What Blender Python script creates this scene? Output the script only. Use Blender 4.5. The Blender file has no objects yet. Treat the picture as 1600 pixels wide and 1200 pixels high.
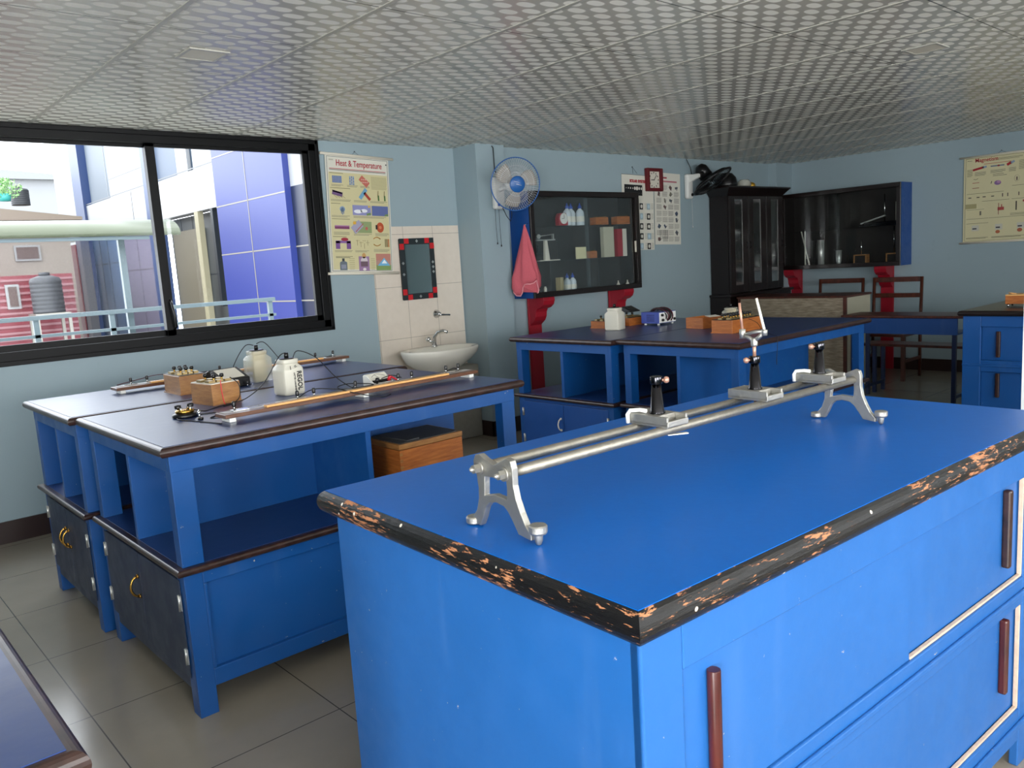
import bpy, bmesh, math, random
from mathutils import Vector, Matrix
random.seed(7)
S = bpy.context.scene
C = S.collection

# ---------------------------------------------------------------- camera
F_PX, YAW, PITCH, ROLL, EYE = 1265.0, .725, .147, .063, 1.392
cam_d = bpy.data.cameras.new('camera'); cam = bpy.data.objects.new('camera', cam_d); C.objects.link(cam)
_f = Vector((math.cos(PITCH)*math.sin(YAW), math.cos(PITCH)*math.cos(YAW), -math.sin(PITCH)))
_r = Vector((math.cos(YAW), -math.sin(YAW), 0)); _d = _f.cross(_r)
CAM_R = math.cos(ROLL)*_r + math.sin(ROLL)*_d
CAM_D = -math.sin(ROLL)*_r + math.cos(ROLL)*_d
m = Matrix.Identity(4)
for i in range(3):
    m[i][0] = CAM_R[i]; m[i][1] = -CAM_D[i]; m[i][2] = -_f[i]
m[2][3] = EYE
cam.matrix_world = m
cam_d.sensor_fit = 'HORIZONTAL'; cam_d.sensor_width = 36.0; cam_d.lens = F_PX/1600*36.0
cam_d.clip_start = .02; cam_d.clip_end = 300
S.camera = cam

# ---------------------------------------------------------------- view
S.view_settings.view_transform = 'Standard'; S.view_settings.look = 'None'
S.view_settings.gamma = 1; S.view_settings.use_curve_mapping = False
S.view_settings.exposure = 0.0

# ---------------------------------------------------------------- world
W = bpy.data.worlds.new('world'); S.world = W; W.use_nodes = True
bg = W.node_tree.nodes['Background']
bg.inputs['Color'].default_value = (.92, .965, 1.0, 1); bg.inputs['Strength'].default_value = 7.0

def area(name, loc, direction, sx, sy, power, color=(1, 1, 1), portal=False):
    l = bpy.data.lights.new(name, 'AREA'); l.shape = 'RECTANGLE'; l.size = sx; l.size_y = sy
    l.energy = power; l.color = color
    if portal: l.cycles.is_portal = True
    o = bpy.data.objects.new(name, l); C.objects.link(o); o.location = loc
    o.rotation_euler = Vector(direction).to_track_quat('-Z', 'Z').to_euler()
    return o
# room extents
X0, X1, Y0, YA, YW, ZC = -2.6, 8.95, -2.4, 5.28, 5.08, 2.339
WIN_L = (0.02, 2.97, 1.007, 2.339)          # window 1 in the left wall: x0,x1,z0,z1
WIN_B = [(-2.0, 1.2, .95, 2.15), (2.2, 5.2, .95, 2.15)]    # windows in the wall behind the camera
area('daylight portal', (1.5, YA+.12, 1.67), (0, -1, 0), 2.9, 1.3, 1, portal=True)
for k, (a, b, c, d) in enumerate(WIN_B):
    area('daylight', ((a+b)/2, Y0-.25, (c+d)/2), (0, 1, .75), b-a, d-c, (185, 105)[k], (1.0, .985, .96))
area('side fill', (X0-.25, -1.2, 1.2), (1, .1, .55), 1.3, 1.9, 330, (1.0, .985, .96))  # fill lamp added to brighten left-facing bench sides, no known doorway behind it

# ---------------------------------------------------------------- helpers
def lin(c):
    if isinstance(c, str):
        c = [int(c[i:i+2], 16)/255 for i in (0, 2, 4)]
    return tuple((v/12.92 if v <= .04045 else ((v+.055)/1.055)**2.4) for v in c)
MATS = {}
def new_mat(name):
    mt = bpy.data.materials.new(name); mt.use_nodes = True
    return mt, mt.node_tree, mt.node_tree.nodes['Principled BSDF']
def N(nt, typ, **kw):
    n = nt.nodes.new(typ)
    for k, v in kw.items(): setattr(n, k, v)
    return n
def mixc(nt, fac, a, b, mode='MIX'):
    n = N(nt, 'ShaderNodeMix', data_type='RGBA', blend_type=mode)
    for s, v in ((0, fac), (6, a), (7, b)):
        if hasattr(v, 'is_linked') or hasattr(v, 'links'): nt.links.new(v, n.inputs[s])
        else: n.inputs[s].default_value = v if s == 0 else (*v, 1)[:4]
    return n.outputs[2]
def noise(nt, scale, vec=None, detail=3, rough=.5, scl=None):
    tc = vec
    if tc is None: tc = N(nt, 'ShaderNodeNewGeometry').outputs['Position'] if scl is None else N(nt, 'ShaderNodeTexCoord').outputs['Object']
    if scl is not None:
        mp = N(nt, 'ShaderNodeMapping'); mp.inputs['Scale'].default_value = scl; nt.links.new(tc, mp.inputs[0]); tc = mp.outputs[0]
    n = N(nt, 'ShaderNodeTexNoise'); n.inputs['Scale'].default_value = scale; n.inputs['Detail'].default_value = detail
    n.inputs['Roughness'].default_value = rough
    nt.links.new(tc, n.inputs['Vector']); return n.outputs['Fac']
def ramp(nt, fac, stops):
    r = N(nt, 'ShaderNodeValToRGB'); e = r.color_ramp.elements
    while len(e) < len(stops): e.new(.5)
    for i, (p, c) in enumerate(stops):
        e[i].position = p; e[i].color = (*c, 1) if len(c) == 3 else c
    nt.links.new(fac, r.inputs[0]); return r.outputs['Color']
G0, G1 = (0, 0, 0), (1, 1, 1)
def simple(name, col, rough=.5, metal=0, var=.06, scale=6, bump=0, bscale=60, alpha=None, trans=0, coat=0, ior=None):
    if name in MATS: return MATS[name]
    mt, nt, b = new_mat(name); c = lin(col)
    n = noise(nt, scale)
    nt.links.new(mixc(nt, n, tuple(v*(1-var) for v in c), tuple(min(1, v*(1+var)) for v in c)), b.inputs['Base Color'])
    b.inputs['Roughness'].default_value = rough; b.inputs['Metallic'].default_value = metal
    b.inputs['Coat Weight'].default_value = coat
    if ior: b.inputs['IOR'].default_value = ior
    if trans: b.inputs['Transmission Weight'].default_value = trans
    if alpha is not None: b.inputs['Alpha'].default_value = alpha
    if bump:
        bp = N(nt, 'ShaderNodeBump'); bp.inputs['Strength'].default_value = bump; bp.inputs['Distance'].default_value = .004
        nt.links.new(noise(nt, bscale), bp.inputs['Height']); nt.links.new(bp.outputs[0], b.inputs['Normal'])
    MATS[name] = mt; return mt
def paint(name, col, rough=.38, wear=.0, chip='c9b7a4', var=.1):
    mt, nt, b = new_mat(name); c = lin(col)
    base = mixc(nt, noise(nt, 3.5, detail=5), tuple(v*(1-var) for v in c), tuple(min(1, v*(1+var)) for v in c))
    base = mixc(nt, ramp(nt, noise(nt, 9, scl=(1, 1, .12), detail=4), [(.62, G0), (.8, (.07,)*3)]), base, lin('9db4cf'))
    if wear:
        ch = ramp(nt, noise(nt, 55, detail=6, rough=.7), [(.69-wear*.05, G0), (.72-wear*.05, G1)])
        base = mixc(nt, ch, base, lin(chip))
    nt.links.new(base, b.inputs['Base Color'])
    rr = ramp(nt, noise(nt, 14, detail=5), [(.3, (rough-.07,)*3), (.7, (rough+.1,)*3)])
    nt.links.new(rr, b.inputs['Roughness'])
    bp = N(nt, 'ShaderNodeBump'); bp.inputs['Strength'].default_value = .25; bp.inputs['Distance'].default_value = .002
    nt.links.new(noise(nt, 25, detail=4), bp.inputs['Height']); nt.links.new(bp.outputs[0], b.inputs['Normal'])
    MATS[name] = mt; return mt
def woodmat(name, c1, c2, rough=.45, scl=(1, 14, 14), sc=5):
    mt, nt, b = new_mat(name)
    n = noise(nt, sc, scl=scl, detail=6, rough=.65)
    nt.links.new(ramp(nt, n, [(.32, lin(c1)), (.68, lin(c2))]), b.inputs['Base Color'])
    b.inputs['Roughness'].default_value = rough
    MATS[name] = mt; return mt

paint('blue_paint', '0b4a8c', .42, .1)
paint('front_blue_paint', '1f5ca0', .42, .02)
paint('door_navy', '222f49', .45, 0)
paint('door_blue', '0c478f', .45, 0)
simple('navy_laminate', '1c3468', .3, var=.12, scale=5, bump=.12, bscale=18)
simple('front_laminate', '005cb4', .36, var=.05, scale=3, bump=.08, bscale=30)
MATS['front_laminate'].node_tree.nodes['Principled BSDF'].inputs['Specular IOR Level'].default_value = .3
woodmat('dark_edge', '1c100e', '3d2722', .33, (3, 3, 3), 8)
woodmat('black_wood', '0d0808', '1c100f', .3, (3, 3, 14), 4)
woodmat('teak', '80522a', 'a97a45', .4, (2, 2, 16), 6)
woodmat('box_wood', '8a4819', 'b86f33', .42, (2, 2, 22), 5)
woodmat('chair_wood', '3a1a12', '5d2d1e', .35, (6, 6, 2), 5)
woodmat('grey_grain', '776a58', 'b3a590', .5, (14, 3, 26), 3)
woodmat('board_wood', '4a2b1c', '6f4a33', .35, (2, 18, 18), 5)
simple('rule_wood', 'd9a566', .4)
simple('board_top', '8f8b88', .3)
simple('cream_panel', 'b9b5a0', .6)
simple('red_paint', '9d1428', .45)
simple('dark_red', '5f0d18', .4)
simple('white_plastic', 'dfe0dc', .4)
simple('off_white', 'd9d4c6', .5)
simple('ceramic', 'ece8dc', .12, var=.01)
simple('black_plastic', '0d0d0f', .35)
simple('black_frame', '050608', .45)
MATS['black_frame'].node_tree.nodes['Principled BSDF'].inputs['Specular IOR Level'].default_value = .22
simple('chrome', 'd6d6d6', .15, 1)
simple('dark_chrome', '3a3a3e', .12, 1)
simple('cast_aluminium', 'aaa8a2', .5, .95, var=.12, scale=30, bump=.3, bscale=90)
simple('worn_steel', '87837a', .48, .8, var=.25, scale=60, bump=.25, bscale=120)
simple('brass', 'c79a4a', .25, 1)
simple('old_brass', 'a08c62', .35, .8)
simple('copper', 'b58a78', .4, .5)
simple('hinge_steel', 'c9cac8', .3, .8)
simple('rubber_wire', '0f1013', .5)
simple('red_plastic', 'd32232', .4)
simple('baseboard', '2e1f1c', .35)
simple('blue_case', '34489c', .4)
simple('blue_cap', '2c4fae', .4)
simple('towel', 'c9606c', .95, var=.1, scale=80, bump=.8, bscale=300)
simple('towel_hem', 'e59aa2', .9)
simple('hub_blue', '14589e', .35)
simple('concrete', '8d8a80', .9, var=.15, scale=30, bump=.4)
simple('paper', 'd8d6ca', .7, var=.03)
simple('cream_paper', 'd6cfa6', .6, var=.04)
simple('rod_cream', 'd8d2c2', .5)
simple('dark_interior', '17110f', .6)
simple('teal_stuff', '2f8f86', .5)
simple('yellow_brass', 'b9912c', .35, .5)
simple('leaf_green', '7fa86a', .7, var=.3, scale=20)
simple('rail_paint', '5a6669', .5)
simple('steel_tube', 'c8c8c4', .35, .7)
simple('dirty_cream', 'cbb98c', .55)
simple('dark_red_cable', '4a1020', .5)

def m_wall():
    mt, nt, b = new_mat('wall_paint')
    base = mixc(nt, noise(nt, 1.2, detail=5), lin('90a4ab'), lin('99abb3'))
    # scuffs on the lower wall
    base = mixc(nt, ramp(nt, noise(nt, 7, detail=7, rough=.7), [(.62, G0), (.78, (.3,)*3)]), base, lin('7f9092'))
    nt.links.new(base, b.inputs['Base Color']); b.inputs['Roughness'].default_value = .55
    bp = N(nt, 'ShaderNodeBump'); bp.inputs['Strength'].default_value = .2; bp.inputs['Distance'].default_value = .003
    nt.links.new(noise(nt, 12, detail=6), bp.inputs['Height']); nt.links.new(bp.outputs[0], b.inputs['Normal'])
    MATS['wall_paint'] = mt
m_wall()
def gridlines(nt, px, py, ox, oy, w):
    """1 on the joints of a px*py grid (world coordinates)"""
    g = N(nt, 'ShaderNodeNewGeometry'); sp = N(nt, 'ShaderNodeSeparateXYZ'); nt.links.new(g.outputs['Position'], sp.inputs[0])
    outs = []
    for ax, p, o in (('X', px, ox), ('Y', py, oy)):
        a = N(nt, 'ShaderNodeMath', operation='SUBTRACT'); nt.links.new(sp.outputs[ax], a.inputs[0]); a.inputs[1].default_value = o-p*200-p/2
        md = N(nt, 'ShaderNodeMath', operation='MODULO'); nt.links.new(a.outputs[0], md.inputs[0]); md.inputs[1].default_value = p
        s = N(nt, 'ShaderNodeMath', operation='SUBTRACT'); nt.links.new(md.outputs[0], s.inputs[0]); s.inputs[1].default_value = p/2
        ab = N(nt, 'ShaderNodeMath', operation='ABSOLUTE'); nt.links.new(s.outputs[0], ab.inputs[0])
        l = N(nt, 'ShaderNodeMath', operation='LESS_THAN'); nt.links.new(ab.outputs[0], l.inputs[0]); l.inputs[1].default_value = w/2
        outs.append(l.outputs[0])
    mx = N(nt, 'ShaderNodeMath', operation='MAXIMUM'); nt.links.new(outs[0], mx.inputs[0]); nt.links.new(outs[1], mx.inputs[1])
    return mx.outputs[0]
def m_floor():
    mt, nt, b = new_mat('floor_tile')
    base = mixc(nt, noise(nt, 2.2, detail=8, rough=.65), lin('837b6e'), lin('9a9284'))
    gl = gridlines(nt, .59, .59, .568, 2.25, .004)
    base = mixc(nt, gl, base, lin('4d4943'))
    nt.links.new(base, b.inputs['Base Color'])
    rr = mixc(nt, noise(nt, 4, detail=6), (.12,)*3, (.26,)*3); nt.links.new(rr, b.inputs['Roughness'])
    MATS['floor_tile'] = mt
m_floor()
def m_ceiling():
    mt, nt, b = new_mat('ceiling_tile')
    g = N(nt, 'ShaderNodeNewGeometry'); sp = N(nt, 'ShaderNodeSeparateXYZ'); nt.links.new(g.outputs['Position'], sp.inputs[0])
    def M_(op, a, bb=None, c=None):
        n = N(nt, 'ShaderNodeMath', operation=op)
        for i, v in enumerate((a, bb, c)):
            if v is None: continue
            if hasattr(v, 'links'): nt.links.new(v, n.inputs[i])
            else: n.inputs[i].default_value = v
        return n.outputs[0]
    PX, PY = .59/4, .59/6
    def ovals(shx, shy):
        u = M_('SUBTRACT', M_('MODULO', M_('DIVIDE', M_('ADD', sp.outputs['X'], 59-1.181+shx*PX), PX), 1.0), .5)
        v = M_('SUBTRACT', M_('MODULO', M_('DIVIDE', M_('ADD', sp.outputs['Y'], 59-3.172+shy*PY), PY), 1.0), .5)
        u = M_('ABSOLUTE', M_('MULTIPLY', u, PX/.041)); v = M_('ABSOLUTE', M_('MULTIPLY', v, PY/.0225))
        return M_('ADD', M_('POWER', u, 2.6), M_('POWER', v, 2.2))
    d = M_('MINIMUM', ovals(0, 0), ovals(.5, .5))
    inside = M_('LESS_THAN', d, 1.0)
    ring = M_('MULTIPLY', M_('GREATER_THAN', d, 1.0), M_('LESS_THAN', d, 1.35))
    base = mixc(nt, inside, lin('b9b6ac'), lin('f1efe6'))
    base = mixc(nt, ring, base, lin('cfccc2'))
    base = mixc(nt, ramp(nt, noise(nt, .9, detail=3), [(.35, G0), (.7, (.3,)*3)]), base, lin('c2beb3'))
    gl = gridlines(nt, .59, .59, 1.181, 3.172, .006)
    base = mixc(nt, gl, base, lin('3c3b38'))
    nt.links.new(base, b.inputs['Base Color'])
    nt.links.new(mixc(nt, inside, (.22,)*3, (.6,)*3), b.inputs['Roughness'])
    bp = N(nt, 'ShaderNodeBump'); bp.inputs['Strength'].default_value = .3; bp.inputs['Distance'].default_value = .002
    h = M_('MULTIPLY', inside, noise(nt, 260, detail=2)); nt.links.new(h, bp.inputs['Height']); nt.links.new(bp.outputs[0], b.inputs['Normal'])
    MATS['ceiling_tile'] = mt
m_ceiling()
def m_worn():
    mt, nt, b = new_mat('worn_black_edge')
    n1 = noise(nt, 30, scl=(.8, .8, 5.0), detail=9, rough=.72)
    n2 = noise(nt, 4.5, detail=3)
    ad = N(nt, 'ShaderNodeMath', operation='MULTIPLY_ADD'); nt.links.new(n2, ad.inputs[0]); ad.inputs[1].default_value = .5; nt.links.new(n1, ad.inputs[2])
    f = ramp(nt, ad.outputs[0], [(.842, G0), (.862, G1)])
    base = mixc(nt, f, lin('0b0a0b'), mixc(nt, noise(nt, 40), lin('8a5232'), lin('c48a60')))
    v = N(nt, 'ShaderNodeTexVoronoi'); v.inputs['Scale'].default_value = 22; nt.links.new(N(nt, 'ShaderNodeNewGeometry').outputs['Position'], v.inputs['Vector'])
    dots = ramp(nt, v.outputs['Distance'], [(.07, G1), (.09, G0)])
    base = mixc(nt, dots, base, lin('d8cfc0'))
    nt.links.new(base, b.inputs['Base Color'])
    nt.links.new(mixc(nt, f, (.28,)*3, (.7,)*3), b.inputs['Roughness'])
    bp = N(nt, 'ShaderNodeBump'); bp.inputs['Strength'].default_value = .6; bp.inputs['Distance'].default_value = .003
    nt.links.new(n1, bp.inputs['Height']); nt.links.new(bp.outputs[0], b.inputs['Normal'])
    MATS['worn_black_edge'] = mt
m_worn()
def m_printed(name, rough, gloss=0):
    mt, nt, b = new_mat(name)
    a = N(nt, 'ShaderNodeAttribute', attribute_name='Col')
    n = noise(nt, 60)
    nt.links.new(mixc(nt, .08, a.outputs['Color'], mixc(nt, n, (.35,)*3, (.65,)*3), 'OVERLAY'), b.inputs['Base Color'])
    b.inputs['Roughness'].default_value = rough; MATS[name] = mt
m_printed('printed', .45); m_printed('cladding', .4)
def m_glass(name, tint=(1, 1, 1), fac=.9, rough=.0):
    mt = bpy.data.materials.new(name); mt.use_nodes = True; nt = mt.node_tree; nt.nodes.clear()
    out = N(nt, 'ShaderNodeOutputMaterial'); mx = N(nt, 'ShaderNodeMixShader'); tr = N(nt, 'ShaderNodeBsdfTransparent'); gl = N(nt, 'ShaderNodeBsdfGlossy')
    tr.inputs[0].default_value = (*tint, 1); gl.inputs['Roughness'].default_value = rough
    fr = N(nt, 'ShaderNodeFresnel'); fr.inputs[0].default_value = 1.45
    mul = N(nt, 'ShaderNodeMath', operation='MULTIPLY'); mul.inputs[1].default_value = fac; nt.links.new(fr.outputs[0], mul.inputs[0])
    nt.links.new(mul.outputs[0], mx.inputs[0]); nt.links.new(tr.outputs[0], mx.inputs[1]); nt.links.new(gl.outputs[0], mx.inputs[2]); nt.links.new(mx.outputs[0], out.inputs[0])
    MATS[name] = mt
m_glass('window_glass', (.97, .98, 1), .05); m_glass('cabinet_glass', (.95, .97, .97), .16); m_glass('frosty_glass', (.85, .9, .92), 6, .1)
def m_trans(name, col, alpha, rough=.4):
    mt, nt, b = new_mat(name); b.inputs['Base Color'].default_value = (*lin(col), 1); b.inputs['Alpha'].default_value = alpha
    b.inputs['Roughness'].default_value = rough; b.inputs['Subsurface Weight'].default_value = 0
    MATS[name] = mt
m_trans('jar_plastic', 'd9d6c8', .82, .35); m_trans('clear_jar', 'd8d8ca', .38, .25); m_trans('fan_blade', 'b9b2a8', .6, .2); m_trans('bottle_plastic', 'dfeaf2', .75, .2)
def m_mirror():
    mt, nt, b = new_mat('mirror_glass'); b.inputs['Metallic'].default_value = 1; b.inputs['Roughness'].default_value = .03
    nt.links.new(mixc(nt, noise(nt, 5), (.5, .56, .56), (.56, .62, .62)), b.inputs['Base Color']); MATS['mirror_glass'] = mt
m_mirror()

class MB:
    """collects shapes and links them as ONE mesh object"""
    def __init__(s): s.bm = bmesh.new(); s.col = s.bm.loops.layers.float_color.new('Col'); s.c = (1, 1, 1, 1); s.mi = 0; s.mats = []
    def color(s, c): s.c = (*lin(c), 1); return s
    def use(s, name):
        if name not in s.mats: s.mats.append(name)
        s.mi = s.mats.index(name); return s
    def face(s, vs, smooth=False):
        try: f = s.bm.faces.new(vs)
        except ValueError: return None
        f.material_index = s.mi; f.smooth = smooth
        for l in f.loops: l[s.col] = s.c
        return f
    def box(s, a, b, mx=None):
        x0, y0, z0 = (min(a[i], b[i]) for i in range(3)); x1, y1, z1 = (max(a[i], b[i]) for i in range(3))
        p = [Vector(q) for q in ((x0,y0,z0),(x1,y0,z0),(x1,y1,z0),(x0,y1,z0),(x0,y0,z1),(x1,y0,z1),(x1,y1,z1),(x0,y1,z1))]
        if mx is not None: p = [mx @ q for q in p]
        v = [s.bm.verts.new(q) for q in p]
        for f in ((0,3,2,1),(4,5,6,7),(0,1,5,4),(1,2,6,5),(2,3,7,6),(3,0,4,7)): s.face([v[i] for i in f])
        return s
    def rings(s, rs, cap=True, smooth=True, closed=True):
        vs = [[s.bm.verts.new(p) for p in r] for r in rs]; n = len(rs[0])
        for a, b in zip(vs, vs[1:]):
            for i in range(n if closed else n-1):
                j = (i+1) % n; s.face([a[i], a[j], b[j], b[i]], smooth)
        if cap: s.face(vs[0][::-1]); s.face(vs[-1])
        return s
    def cyl(s, p0, p1, r0, r1=None, n=16, smooth=True):
        p0, p1 = Vector(p0), Vector(p1); r1 = r0 if r1 is None else r1
        d = (p1-p0).normalized(); u = d.orthogonal().normalized(); w = d.cross(u)
        R = lambda c, r: [c + (u*math.cos(2*math.pi*i/n)+w*math.sin(2*math.pi*i/n))*r for i in range(n)]
        return s.rings([R(p0, r0), R(p1, r1)], smooth=smooth)
    def lathe(s, prof, c=(0,0,0), axis=(0,0,1), n=24, cap=True, sx=1, sy=1, smooth=True):
        c = Vector(c); d = Vector(axis).normalized(); q = Vector((0,0,1)).rotation_difference(d)
        rs = []
        for r, h in prof:
            rs.append([c + q @ Vector((max(r, 1e-5)*math.cos(2*math.pi*i/n)*sx, max(r, 1e-5)*math.sin(2*math.pi*i/n)*sy, h)) for i in range(n)])
        return s.rings(rs, cap, smooth)
    def tube(s, pts, r, n=8, closed=False):
        pts = [Vector(p) for p in pts]; rs = []; L = len(pts); u = None
        for i, p in enumerate(pts):
            if closed: t = (pts[(i+1) % L]-pts[i-1])
            else: t = pts[min(i+1, L-1)]-pts[max(i-1, 0)]
            t = t.normalized() if t.length > 1e-9 else Vector((0, 0, 1))
            if u is None: u = t.orthogonal().normalized()
            u = (u - t*u.dot(t)); u = u.normalized() if u.length > 1e-6 else t.orthogonal().normalized()
            w = t.cross(u)
            rr = r[i] if isinstance(r, (list, tuple)) else r
            rs.append([p+(u*math.cos(2*math.pi*k/n)+w*math.sin(2*math.pi*k/n))*rr for k in range(n)])
        if closed: rs.append(rs[0]); return s.rings(rs, cap=False)
        return s.rings(rs)
    def prism(s, poly, axis, a, b):
        """poly of 2D points extruded along axis ('x','y','z') from a to b"""
        def P(u, v, w): return {'x': (w, u, v), 'y': (u, w, v), 'z': (u, v, w)}[axis]
        A = [s.bm.verts.new(P(u, v, a)) for u, v in poly]; B = [s.bm.verts.new(P(u, v, b)) for u, v in poly]
        s.face(A); s.face(B[::-1]); n = len(poly)
        for i in range(n): s.face([A[i], B[i], B[(i+1) % n], A[(i+1) % n]])
        return s
    def quad(s, *pts): s.face([s.bm.verts.new(p) for p in pts]); return s
    def build(s, name, mat=None, parent=None, bevel=0, loc=(0,0,0), rz=0, seg=2, solid=0):
        me = bpy.data.meshes.new(name)
        bmesh.ops.recalc_face_normals(s.bm, faces=s.bm.faces[:])
        s.bm.to_mesh(me); s.bm.free()
        for mn in (s.mats if s.mats else [mat]): me.materials.append(MATS[mn])
        o = bpy.data.objects.new(name, me); C.objects.link(o); o.location = loc; o.rotation_euler = (0, 0, rz)
        if parent is not None: o.parent = parent
        if solid:
            md = o.modifiers.new('solid', 'SOLIDIFY'); md.thickness = solid; md.offset = 0
        if bevel:
            md = o.modifiers.new('bevel', 'BEVEL'); md.width = bevel; md.segments = seg; md.limit_method = 'ANGLE'; md.angle_limit = math.radians(50)
            md.harden_normals = False
        return o
def B(*boxes):
    mb = MB()
    for a, b in boxes: mb.box(a, b)
    return mb
def arc(fn, n=12): return [fn(i/n) for i in range(n+1)]
def thing(name, label, cat, loc=(0,0,0), rz=0, group=None):
    o = bpy.data.objects.new(name, None); C.objects.link(o); o.empty_display_size = .05
    o.location = loc; o.rotation_euler = (0, 0, rz); o['label'] = label; o['category'] = cat
    if group: o['group'] = group
    return o
def tag(o, label, cat, group=None):
    o['label'] = label; o['category'] = cat
    if group: o['group'] = group
    return o
def struct(o): o['kind'] = 'structure'; return o
def dup(root, loc, rz, label, group=None):
    r = root.copy(); C.objects.link(r); r.location = loc; r.rotation_euler = (0, 0, rz); r['label'] = label
    if group: r['group'] = group
    for ch in list(root.children):
        c = ch.copy(); C.objects.link(c); c.parent = r
        for g in ch.children:
            d = g.copy(); C.objects.link(d); d.parent = c
    return r
def text(name, body, size, mat, parent, loc, rot, extrude=.0006, width=None, align='LEFT', bold=0):
    cu = bpy.data.curves.new(name, 'FONT'); cu.body = body; cu.size = size; cu.extrude = extrude; cu.align_x = align; cu.offset = bold
    o = bpy.data.objects.new(name, cu); C.objects.link(o)
    dg = bpy.context.evaluated_depsgraph_get(); dg.update()
    me = bpy.data.meshes.new_from_object(o.evaluated_get(dg)); me.name = name
    bpy.data.objects.remove(o)
    if width:
        xs = [v.co.x for v in me.vertices]; k = width/(max(xs)-min(xs))
        for v in me.vertices: v.co.x *= k
    me.materials.clear(); me.materials.append(MATS[mat])
    o = bpy.data.objects.new(name, me); C.objects.link(o); o.parent = parent; o.location = loc; o.rotation_euler = rot
    return o

# ================================================================ the room
struct(B(((X0-.2, Y0-.2, -.12), (X1+.2, YA+.2, 0))).build('floor', 'floor_tile'))
struct(B(((X0-.2, Y0-.2, ZC), (X1+.2, YA+.22, ZC+.1))).build('ceiling', 'ceiling_tile'))
# ceiling grid: the pressed metal runners that catch the light
g = MB()
x = 1.181-.59*6
while x < X1:
    if x > X0: g.box((x-.011, Y0, ZC-.003), (x+.009, YA if x < 4.2 else YW, ZC+.002))
    x += .59
simple('runner', 'a9a79e', .35, 0)
struct(g.build('trim_1', 'runner'))
# window wall with opening
a, b, c, d = WIN_L
w = MB()
w.box((X0, YA, 0), (a, YA+.22, ZC)); w.box((b, YA, 0), (4.2, YA+.22, ZC)); w.box((a, YA, 0), (b, YA+.22, c))
struct(w.build('wall_left', 'wall_paint'))
w = MB(); w.box((4.2, YW, 0), (X1, YA+.22, ZC)); w.box((4.2, 5.0, 0), (4.50, YW, ZC)); w.box((8.62, 4.97, 0), (X1, YW, ZC))
struct(w.build('wall_far', 'wall_paint'))
struct(B(((X1, Y0, 0), (X1+.2, YA+.2, ZC))).build('wall_right', 'wall_paint'))
struct(B(((X0-.2, Y0, 0), (X0, -1.9, ZC)), ((X0-.2, -.5, 0), (X0, YA+.2, ZC)), ((X0-.2, -1.9, 2.15), (X0, -.5, ZC))).build('wall_entrance', 'wall_paint'))  # unseen wall, its opening added to let the side fill in
w = MB(); xs = X0-.2
for (a, b, c, d) in WIN_B:
    w.box((xs, Y0-.2, 0), (a, Y0, ZC)); w.box((a, Y0-.2, 0), (b, Y0, c)); w.box((a, Y0-.2, d), (b, Y0, ZC)); xs = b
w.box((xs, Y0-.2, 0), (X1+.2, Y0, ZC)); struct(w.build('wall_back', 'wall_paint'))
simple('white_column', 'dfe5e6', .6)
struct(B(((3.4, .68, 0), (3.7, .968, ZC))).build('trim_2', 'white_column'))      # pale column cut by the right edge
# baseboards
struct(B(((X0, YA-.012, 0), (4.19, YA, .125))).build('baseboard_left', 'baseboard'))
struct(B(((4.188, 4.988, 0), (4.2, YA-.012, .125)), ((4.188, 4.988, 0), (4.5, 5.0, .125)), ((4.5, 5.068, 0), (8.62, YW, .125))).build('baseboard_far', 'baseboard'))
struct(B(((X1-.012, Y0, 0), (X1, 4.97, .125))).build('baseboard_right', 'baseboard'))

# window 1 (left wall)
a, b, c, d = WIN_L
fr = MB(); y0, y1 = YA-.012, YA+.10
fr.box((a, y0, c), (b, y1, c+.07)); fr.box((a, y0, d-.075), (b, y1, d-.001)); fr.box((a, y0, c), (a+.07, y1, d-.001)); fr.box((b-.07, y0, c), (b, y1, d-.001))
fr.box((a, y0-.008, c-.008), (b+.008, y0, c+.02)); fr.box((b-.02, y0-.008, c), (b+.008, y0, d-.001)); fr.box((a, y0-.008, d-.03), (b, y0, d-.001))
win = struct(fr.build('window_1', 'black_frame', bevel=.003))
def sash(x0, x1, yy, z0, z1, nm):
    s = MB(); t = .056
    s.box((x0, yy, z0), (x1, yy+.03, z0+t)); s.box((x0, yy, z1-t*.6), (x1, yy+.03, z1)); s.box((x0, yy, z0), (x0+t, yy+.03, z1)); s.box((x1-t, yy, z0), (x1, yy+.03, z1))
    o = s.build('sash', 'black_frame', win, bevel=.002)
    B(((x0+t, yy+.012, z0+t), (x1-t, yy+.017, z1-t*.6))).build('pane', 'window_glass', o)
    return o
sash(a+.06, 1.86, YA+.045, c+.05, d-.06, 0)
s2 = sash(1.80, b-.055, YA+.01, c+.05, d-.06, 1)
h = MB(); h.tube([(1.84, YA+.008, 1.30), (1.835, YA-.02, 1.28), (1.845, YA-.03, 1.2), (1.85, YA-.02, 1.13), (1.845, YA+.008, 1.115)], .007); h.build('sash_handle', 'black_plastic', s2)
for k, (a_, b_, c_, d_) in enumerate(WIN_B):
    fr = MB(); t = .06; yy = Y0-.12
    fr.box((a_, yy, c_), (b_, yy+.06, c_+t)); fr.box((a_, yy, d_-t), (b_, yy+.06, d_)); 
    for q in (a_, (a_+b_)/2-t/2, b_-t): fr.box((q, yy, c_), (q+t, yy+.06, d_))
    o = struct(fr.build('window_%d' % (k+2), 'black_frame'))

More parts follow.
